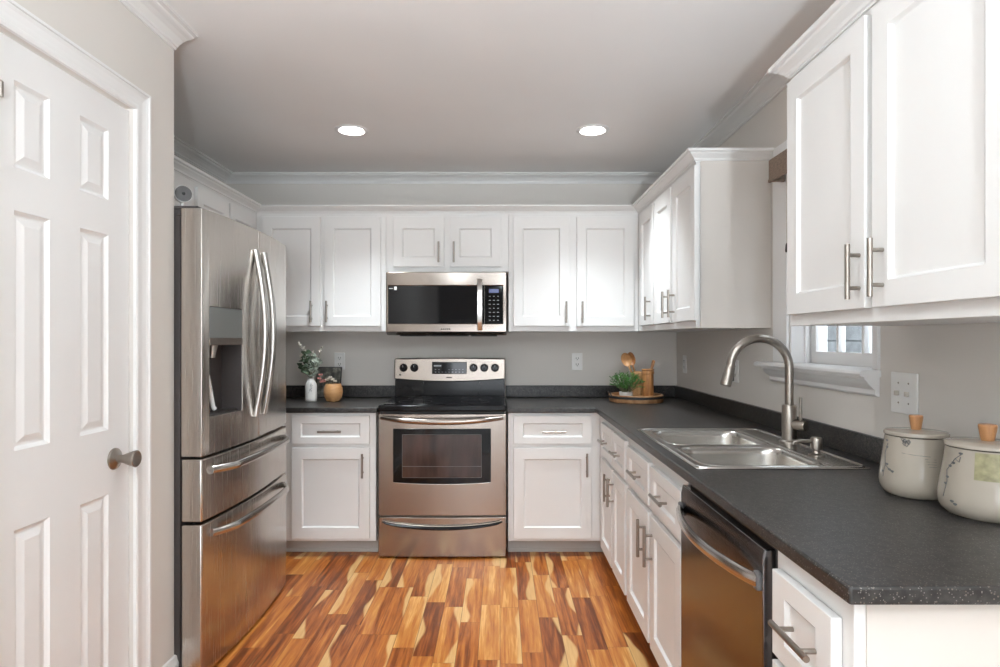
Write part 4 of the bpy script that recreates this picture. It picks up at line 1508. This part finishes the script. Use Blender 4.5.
# ------------------------------------------------------------------ canisters
def canister(label, loc, r, h, kind):
    t = thing('ceramic_canister', label, 'canister', loc, 0, 'cream canisters at the end of the counter')
    P = [(0, 0.0), (r * 0.78, 0.0), (r * 0.86, 0.004), (r * 0.95, 0.014), (r * 0.99, 0.024), (r, 0.036), (r * 0.985, 0.055), (r * 0.93, 0.09),
         (r * 0.87, 0.125), (r * 0.845, h - 0.006), (r * 0.835, h), (r * 0.80, h), (r * 0.80, h - 0.012), (0, h - 0.012)]
    bm = bmesh.new()
    lathe(bm, P, n=64)
    b = finish(bm, 'jar_body', M['cream'], t, smooth=True, angle=50)

    def rad(z):
        for (r0, z0), (r1, z1) in zip(P[1:11], P[2:11]):
            if z0 <= z <= z1:
                return r0 + (r1 - r0) * (z - z0) / max(1e-6, z1 - z0)
        return r

    bm = bmesh.new()
    lathe(bm, [(0, h + 0.001), (r * 0.80, h + 0.001), (r * 0.865, h + 0.003), (r * 0.87, h + 0.008), (r * 0.84, h + 0.012), (r * 0.5, h + 0.015), (0, h + 0.016)], n=64)
    ld = finish(bm, 'lid', M['cream'], t, smooth=True, angle=50)
    bm = bmesh.new()
    lathe(bm, [(0, h + 0.0155), (r * 0.135, h + 0.0155), (r * 0.19, h + 0.046), (r * 0.19, h + 0.050), (r * 0.175, h + 0.052), (0, h + 0.052)], n=32)
    finish(bm, 'lid_knob', M['knobwood'], ld, smooth=True)
    base = math.atan2(-loc[1], -loc[0])     # towards the camera

    def P3(px, z):      # px: -1..1 across the visible side
        a = base + math.asin(max(-0.97, min(0.97, px)))
        R_ = rad(z) + 0.0004
        return Vector((R_ * math.cos(a), R_ * math.sin(a), z))

    bm = bmesh.new()

    def line(pts, w=0.0008):
        tube(bm, [P3(a, z) for a, z in pts], w, 6)

    def blob(a, z, s=0.004):
        c = P3(a, z)
        nrm = Vector((c.x, c.y, 0)).normalized()
        tv = Vector((-nrm.y, nrm.x, 0))
        ring = []
        for k in range(8):
            th = 2 * PI * k / 8
            ring.append(bm.verts.new(c + nrm * 0.0004 + tv * math.cos(th) * s * (1 + 0.4 * math.sin(3 * th)) + Vector((0, 0, math.sin(th) * s * 0.6))))
        bm.faces.new(ring)

    if kind == 0:
        random.seed(3)
        for k in range(7):          # blossom
            a0, z0 = -0.30 + random.uniform(-0.10, 0.10), 0.140 + random.uniform(-0.008, 0.008)
            line([(a0 - 0.05, z0), (a0, z0 + 0.006), (a0 + 0.05, z0 + 0.001), (a0 + 0.01, z0 - 0.005), (a0 - 0.05, z0)], 0.0007)
        line([(-0.40, 0.112), (-0.1, 0.110), (0.2, 0.109), (0.4, 0.108)], 0.0005)
        for k in range(4):
            line([(0.25 + 0.03 * k, 0.102 - k * 0.006), (0.55, 0.101 - k * 0.006)], 0.0004)
        line([(-0.86, 0.045), (-0.83, 0.075), (-0.88, 0.105), (-0.84, 0.130)])
        line([(-0.83, 0.075), (-0.70, 0.066), (-0.60, 0.060)], 0.0010)
        for a, z in ((-0.78, 0.078), (-0.70, 0.066), (-0.62, 0.063), (-0.88, 0.058), (-0.84, 0.120), (-0.87, 0.136)):
            blob(a, z, 0.005)
    else:
        line([(-0.84, 0.040), (-0.80, 0.075), (-0.84, 0.100), (-0.70, 0.128), (-0.62, 0.135), (-0.56, 0.140)])
        line([(-0.70, 0.128), (-0.60, 0.122), (-0.58, 0.134)])
        for a, z in ((-0.78, 0.110), (-0.72, 0.118), (-0.58, 0.141), (-0.80, 0.085), (-0.82, 0.070), (-0.60, 0.030), (-0.66, 0.035), (0.42, 0.052), (0.5, 0.050)):
            blob(a, z, 0.005)
        line([(0.46, 0.052), (0.42, 0.09), (0.40, 0.150)])
    finish(bm, 'printed_sprig', M['mark'], b, smooth=True)
    if kind == 1:
        bm = bmesh.new()
        for a0, a1, z0, z1 in ((-0.27, 0.36, 0.090, 0.148), (0.5, 0.75, 0.094, 0.108)):
            n_ = 8
            lo = [bm.verts.new(P3(a0 + (a1 - a0) * k / n_, z0)) for k in range(n_ + 1)]
            mi_ = [bm.verts.new(P3(a0 + (a1 - a0) * k / n_, (z0 + z1) / 2)) for k in range(n_ + 1)]
            hi = [bm.verts.new(P3(a0 + (a1 - a0) * k / n_, z1)) for k in range(n_ + 1)]
            for k in range(n_):
                bm.faces.new((lo[k], lo[k + 1], mi_[k + 1], mi_[k]))
                bm.faces.new((mi_[k], mi_[k + 1], hi[k + 1], hi[k]))
        finish(bm, 'printed_label', M['olive'], b, smooth=True)


canister('cream glazed canister with wooden lid knob standing behind, nearer the sink', (1.057, 1.550, ZC1 + 0.0003), 0.081, 0.149, 0)
canister('cream glazed canister with olive printed patch standing in front, nearest the viewer', (1.092, 1.366, ZC1 + 0.0003), 0.093, 0.151, 1)

# ------------------------------------------------------------------ left counter decor
vs_t = thing('ceramic_vase', 'white ceramic bottle vase beside the refrigerator', 'vase', (-1.208, 3.90, ZC1 + 0.0003))
bm = bmesh.new()
lathe(bm, [(0, 0), (0.032, 0), (0.036, 0.005), (0.037, 0.02), (0.0365, 0.095), (0.033, 0.115), (0.024, 0.130), (0.021, 0.136), (0.021, 0.148), (0.0225, 0.151),
           (0.019, 0.151), (0.018, 0.12), (0, 0.118)], n=40)
vb = finish(bm, 'vase_body', M['white_cer'], vs_t, smooth=True, angle=50)
bm = bmesh.new()
for x, z in ((0.008, 0.10), (0.012, 0.08), (0.005, 0.07), (0.014, 0.095), (0.010, 0.062)):
    y = -math.sqrt(0.0371 ** 2 - x * x)
    tube(bm, [(x, y, z), (x + 0.004, y + 0.0006, z + 0.012)], 0.0014, 6)
tube(bm, [(-0.004, -0.0370, 0.055), (0.006, -0.0367, 0.085), (0.011, -0.0355, 0.118)], 0.0009, 6)
finish(bm, 'painted_sprig', M['mark'], vb, smooth=True)


def leafdisc(bm, c, d, s, asp=0.6, mi=0, n=8, fold=0.15):
    """a leaf with a gentle fold, base at c, pointing along d"""
    d = Vector(d).normalized()
    side = d.cross(Vector((random.uniform(-1, 1), random.uniform(-1, 1), random.uniform(0.2, 1)))).normalized()
    up = side.cross(d).normalized()
    c = Vector(c)
    mid = []
    L, R_ = [], []
    for k in range(5):
        t = k / 4
        wd = math.sin(PI * min(1, t * 0.92 + 0.04)) * s * asp / 2
        p = c + d * s * t + up * (fold * s * math.sin(PI * t))
        mid.append(bm.verts.new(p))
        L.append(bm.verts.new(p + side * wd + up * wd * 0.35))
        R_.append(bm.verts.new(p - side * wd + up * wd * 0.35))
    for k in range(4):
        bm.faces.new((mid[k], mid[k + 1], L[k + 1], L[k])).material_index = mi
        bm.faces.new((mid[k + 1], mid[k], R_[k], R_[k + 1])).material_index = mi


random.seed(11)
sp = thing('eucalyptus_sprigs', 'grey green eucalyptus sprigs with white buds standing in the white vase', 'foliage', (-1.208, 3.90, ZC1 + 0.123))
bst, blf, bdk, bbd = bmesh.new(), bmesh.new(), bmesh.new(), bmesh.new()
tips = [(-0.075, -0.01, 0.250), (-0.048, 0.0, 0.215), (-0.078, 0.02, 0.165), (0.012, 0.0, 0.190), (0.070, -0.005, 0.215), (0.060, 0.01, 0.150), (-0.082, -0.02, 0.115), (0.015, 0.02, 0.155), (-0.02, -0.02, 0.160)]
for i, (x, y, z) in enumerate(tips):
    pts = [Vector((0.004 * math.cos(i), 0.004 * math.sin(i), -0.002)), Vector((x * 0.20, y * 0.2, z * 0.35)), Vector((x * 0.62, y * 0.6, z * 0.7)), Vector((x, y, z))]
    tube(bst, pts, [0.0020, 0.0017, 0.0013, 0.0009], 6)
    if i in (0, 1, 3, 4, 2):
        for k in range(7 if i < 2 else 5):
            p = pts[-1] - (pts[-1] - pts[-2]).normalized() * (0.007 * k)
            a = k * 2.4
            leafdisc(bbd, p, (math.cos(a) * 0.5, math.sin(a) * 0.5, 0.8), 0.017, 0.8)
    for k in range(9):
        t = 0.30 + 0.60 * k / 9
        seg = min(2, int(t * 3))
        f = t * 3 - seg
        p = pts[seg].lerp(pts[seg + 1], f)
        a = k * 2.2 + i
        if (i in (0, 4)) and t > 0.62:
            continue
        dst = blf if x > -0.01 or (k % 3 == 0) else bdk
        leafdisc(dst, p, (math.cos(a), math.sin(a) * 0.8, 0.35 + random.uniform(-0.4, 0.5)), random.uniform(0.030, 0.048), 0.85)
finish(bst, 'stems', M['stem'], sp, smooth=True)
finish(blf, 'pale_leaves', M['leaf'], sp, smooth=True)
finish(bdk, 'dark_leaves', M['leafd'], sp, smooth=True)
finish(bbd, 'buds', M['petal'], sp, smooth=True)

bw = thing('wooden_bowl', 'round honey-brown wooden pot in front of the dark picture', 'bowl', (-1.066, 3.90, ZC1 + 0.0003))
bm = bmesh.new()
lathe(bm, [(0, 0), (0.036, 0), (0.044, 0.006), (0.055, 0.030), (0.0605, 0.058), (0.058, 0.085), (0.051, 0.104), (0.046, 0.112), (0.042, 0.112),
           (0.045, 0.102), (0.048, 0.085), (0, 0.080)], n=44)
finish(bm, 'bowl_body', M['bowlwood'], bw, smooth=True, angle=50)
fl = thing('dried_flowers', 'small pink and white flowers spilling from the round wooden pot', 'flowers', (-1.066, 3.90, ZC1 + 0.082))
random.seed(5)
bst, bp_, bw_ = bmesh.new(), bmesh.new(), bmesh.new()
for (x, y, z, kd) in ((-0.075, -0.02, 0.085, 1), (-0.085, -0.02, 0.062, 1), (-0.060, -0.02, 0.050, 1), (-0.070, -0.01, 0.040, 1), (-0.040, -0.01, 0.052, 0), (-0.018, -0.01, 0.068, 0), (-0.028, -0.02, 0.060, 0),
                      (0.0, -0.02, 0.058, 0), (0.012, -0.01, 0.045, 0), (-0.005, 0.0, 0.050, 0), (-0.052, -0.03, 0.045, 1)):
    tube(bst, [(0, 0, 0.002), (x * 0.5, y * 0.5, z * 0.7), (x, y, z)], 0.0012, 6)
    for k in range(9):
        a = k * 2.4
        e_ = 0.2 + 0.07 * k
        leafdisc(bp_ if kd else bw_, (x, y, z), (math.cos(a), math.sin(a), e_), 0.016, 0.8)
finish(bst, 'stems', M['stem'], fl, smooth=True)
finish(bp_, 'pink_blossoms', M['pink'], fl, smooth=True)
finish(bw_, 'white_blossoms', M['petal'], fl, smooth=True)

pc = thing('picture_board', 'small dark floral picture board leaning on the backsplash behind the wooden pot', 'picture', (-1.160, 4.100, ZC1 + 0.003))
bm = bmesh.new()
box(bm, -0.085, 0.085, -0.006, 0.006, 0, 0.212)
ob = finish(bm, 'frame', M['blackmat'], pc, bevel=0.002)
ob.rotation_euler = (math.radians(-15), 0, 0)
ob2 = boxobj('print', M['picture'], (-0.079, 0.079, -0.0075, -0.0062, 0.006, 0.206), ob)

# ------------------------------------------------------------------ tray group
TX, TY = 0.866, 3.885
tr = thing('serving_tray', 'round wooden tray with black metal band in the back right counter corner', 'tray', (TX, TY, ZC1 + 0.0003))
bm = bmesh.new()
lathe(bm, [(0, 0), (0.160, 0), (0.168, 0.003), (0.170, 0.012), (0.170, 0.046), (0.167, 0.048), (0.158, 0.048), (0.156, 0.044), (0.156, 0.014), (0, 0.014)], n=64)
finish(bm, 'tray_body', M['traywood'], tr, smooth=True, angle=40)
bm = bmesh.new()
lathe(bm, [(0.1703, 0.026), (0.1716, 0.026), (0.1716, 0.041), (0.1703, 0.041)], n=64)
finish(bm, 'metal_band', M['blackmat'], tr)
for s in (-1, 1):
    bm = bmesh.new()
    pts = []
    for k in range(13):
        a = -0.35 + 0.7 * k / 12
        b = math.sin(PI * k / 12)
        rr = 0.174 + 0.003 * b
        pts.append((s * rr * math.cos(a), rr * math.sin(a), 0.034 + 0.030 * b ** 0.6))
    tube(bm, pts, 0.0035, 10)
    finish(bm, 'tray_handle', M['blackmat'], tr, smooth=True)
ZT = ZC1 + 0.0003 + 0.0145
pp = thing('potted_plant', 'bushy green plant in a small grey-white pot on the wooden tray', 'plant', (0.786, 3.800, ZT))
bm = bmesh.new()
lathe(bm, [(0, 0), (0.034, 0), (0.038, 0.004), (0.042, 0.050), (0.0425, 0.055), (0.039, 0.055), (0.038, 0.046), (0, 0.046)], n=36)
finish(bm, 'pot', M['white_cer'], pp, smooth=True, angle=50)
bm = bmesh.new()
lathe(bm, [(0, 0.047), (0.0375, 0.047), (0.0375, 0.0495), (0, 0.051)], n=24)
finish(bm, 'soil', M['soil'], pp)
random.seed(9)
bm = bmesh.new()
bs2 = bmesh.new()
for i in range(58):
    a = random.uniform(0, 2 * PI)
    el = random.uniform(0.0, 1.0)
    rr = 0.035 + 0.075 * math.sin(el * PI / 2)
    hx = 0.035 + 0.080 * math.cos(el * PI / 2) + random.uniform(-0.01, 0.015)
    tip = Vector((rr * math.cos(a), rr * math.sin(a) * 0.8, 0.050 + hx))
    b0 = Vector((0.02 * math.cos(a), 0.02 * math.sin(a), 0.050))
    midp = b0.lerp(tip, 0.5) + Vector((0, 0, 0.018))
    tube(bs2, [b0, midp, tip], [0.0012, 0.0009, 0.0006], 5)
    for k in range(11):
        t = 0.25 + 0.75 * k / 10
        p = b0.lerp(midp, t * 2) if t < 0.5 else midp.lerp(tip, t * 2 - 1)
        th = k * 2.4 + i
        leafdisc(bm, p, (tip - b0).normalized() * 0.7 + Vector((math.cos(th), math.sin(th), 0.3)) * 0.8, random.uniform(0.014, 0.024), 0.26)
finish(bm, 'foliage', M['grassy'], pp, smooth=True)
finish(bs2, 'stems', M['stem'], pp, smooth=True)

ck = thing('utensil_crock', 'pale wooden crock standing behind the potted plant on the tray', 'crock', (0.888, 3.925, ZT))
bm = bmesh.new()
lathe(bm, [(0, 0), (0.040, 0), (0.042, 0.004), (0.042, 0.145), (0.0445, 0.148), (0.0445, 0.172), (0.042, 0.174), (0.0385, 0.174), (0.0375, 0.160), (0.0375, 0.012), (0, 0.012)], n=40)
finish(bm, 'crock_body', M['beech'], ck, smooth=True, angle=50)


def spoon(label, base, tip, bowl, loc, m):
    t = thing('wooden_spoon', label, 'spoon', loc, 0, 'wooden utensils on the tray')
    b0, t0 = Vector(base), Vector(tip)
    d = (t0 - b0).normalized()
    bm = bmesh.new()
    tube(bm, [b0, b0.lerp(t0, 0.5), t0], [0.0055, 0.0050, 0.0065], 12)
    finish(bm, 'handle', m, t, smooth=True)
    # bowl: flattened ellipsoid with a hollow
    L_, W2 = bowl
    zz = d
    yy_ = Vector((-0.25, -1, 0.1))
    yy_ = (yy_ - zz * yy_.dot(zz)).normalized()
    xx = yy_.cross(zz)
    c = t0 + d * (L_ / 2 - 0.006)
    bm = bmesh.new()
    nu, nv = 20, 8
    top, bot = [], []
    outer = []
    for side_, depth in (('f', -0.30), ('b', 0.45)):
        rings = []
        for j in range(nv + 1):
            q = j / nv
            ring = []
            for k in range(nu):
                th = 2 * PI * k / nu
                x = math.cos(th) * W2 / 2 * q
                z = math.sin(th) * L_ / 2 * q
                y_ = depth * W2 * 0.5 * (1 - q * q)
                if side_ == 'f':
                    y_ = -0.10 * W2 + 0.42 * W2 * (1 - q * q) - 0.0
                else:
                    y_ = -0.10 * W2 + 0.60 * W2 * (1 - q * q)
                ring.append((c + xx * x + zz * z - yy_ * y_))
            rings.append(ring)
        V = [[bm.verts.new(p) for p in (rings[j] if j else rings[0][:1])] for j in range(nv + 1)]
        for j in range(nv):
            for k in range(nu):
                k2 = (k + 1) % nu
                if j == 0:
                    bm.faces.new((V[0][0], V[1][k], V[1][k2]))
                else:
                    bm.faces.new((V[j][k], V[j + 1][k], V[j + 1][k2], V[j][k2]))
    bmesh.ops.remove_doubles(bm, verts=bm.verts, dist=0.0002)
    finish(bm, 'bowl', m, t, smooth=True)
    return t


spoon('wooden spoon with broad oval bowl leaning left out of the crock', (0.020, 0, 0.016), (-0.062, -0.008, 0.215), (0.092, 0.064), (0.888, 3.925, ZT), M['beech'])
spoon('darker wooden spoon standing upright behind the broad spoon in the crock', (0.022, 0.015, 0.016), (-0.030, 0.016, 0.218), (0.090, 0.050), (0.888, 3.925, ZT), M['acacia'])
ml = thing('wooden_canister', 'tall brown wooden cylinder jar at the right side of the tray', 'jar', (0.932, 3.845, ZT))
bm = bmesh.new()
lathe(bm, [(0, 0), (0.034, 0), (0.0355, 0.003), (0.0355, 0.163), (0.0395, 0.166), (0.0395, 0.179), (0.036, 0.181), (0.036, 0.185), (0.0395, 0.187), (0.0395, 0.193), (0.037, 0.195),
           (0.032, 0.195), (0.031, 0.183), (0.031, 0.012), (0, 0.012)], n=40)
finish(bm, 'jar_body', M['acacia'], ml, smooth=True, angle=40)
st = thing('wooden_utensil', 'slim wooden utensil handle leaning right out of the brown cylinder jar', 'utensil', (0.932, 3.845, ZT), 0, 'wooden utensils on the tray')
bm = bmesh.new()
tube(bm, [(-0.016, 0, 0.014), (0.012, 0, 0.150), (0.030, -0.002, 0.222), (0.036, -0.002, 0.245), (0.038, -0.002, 0.250)], [0.006, 0.0065, 0.010, 0.011, 0.006], 14, flat=(Vector((0, 1, 0)), 0.6))
finish(bm, 'handle', M['acacia'], st, smooth=True)
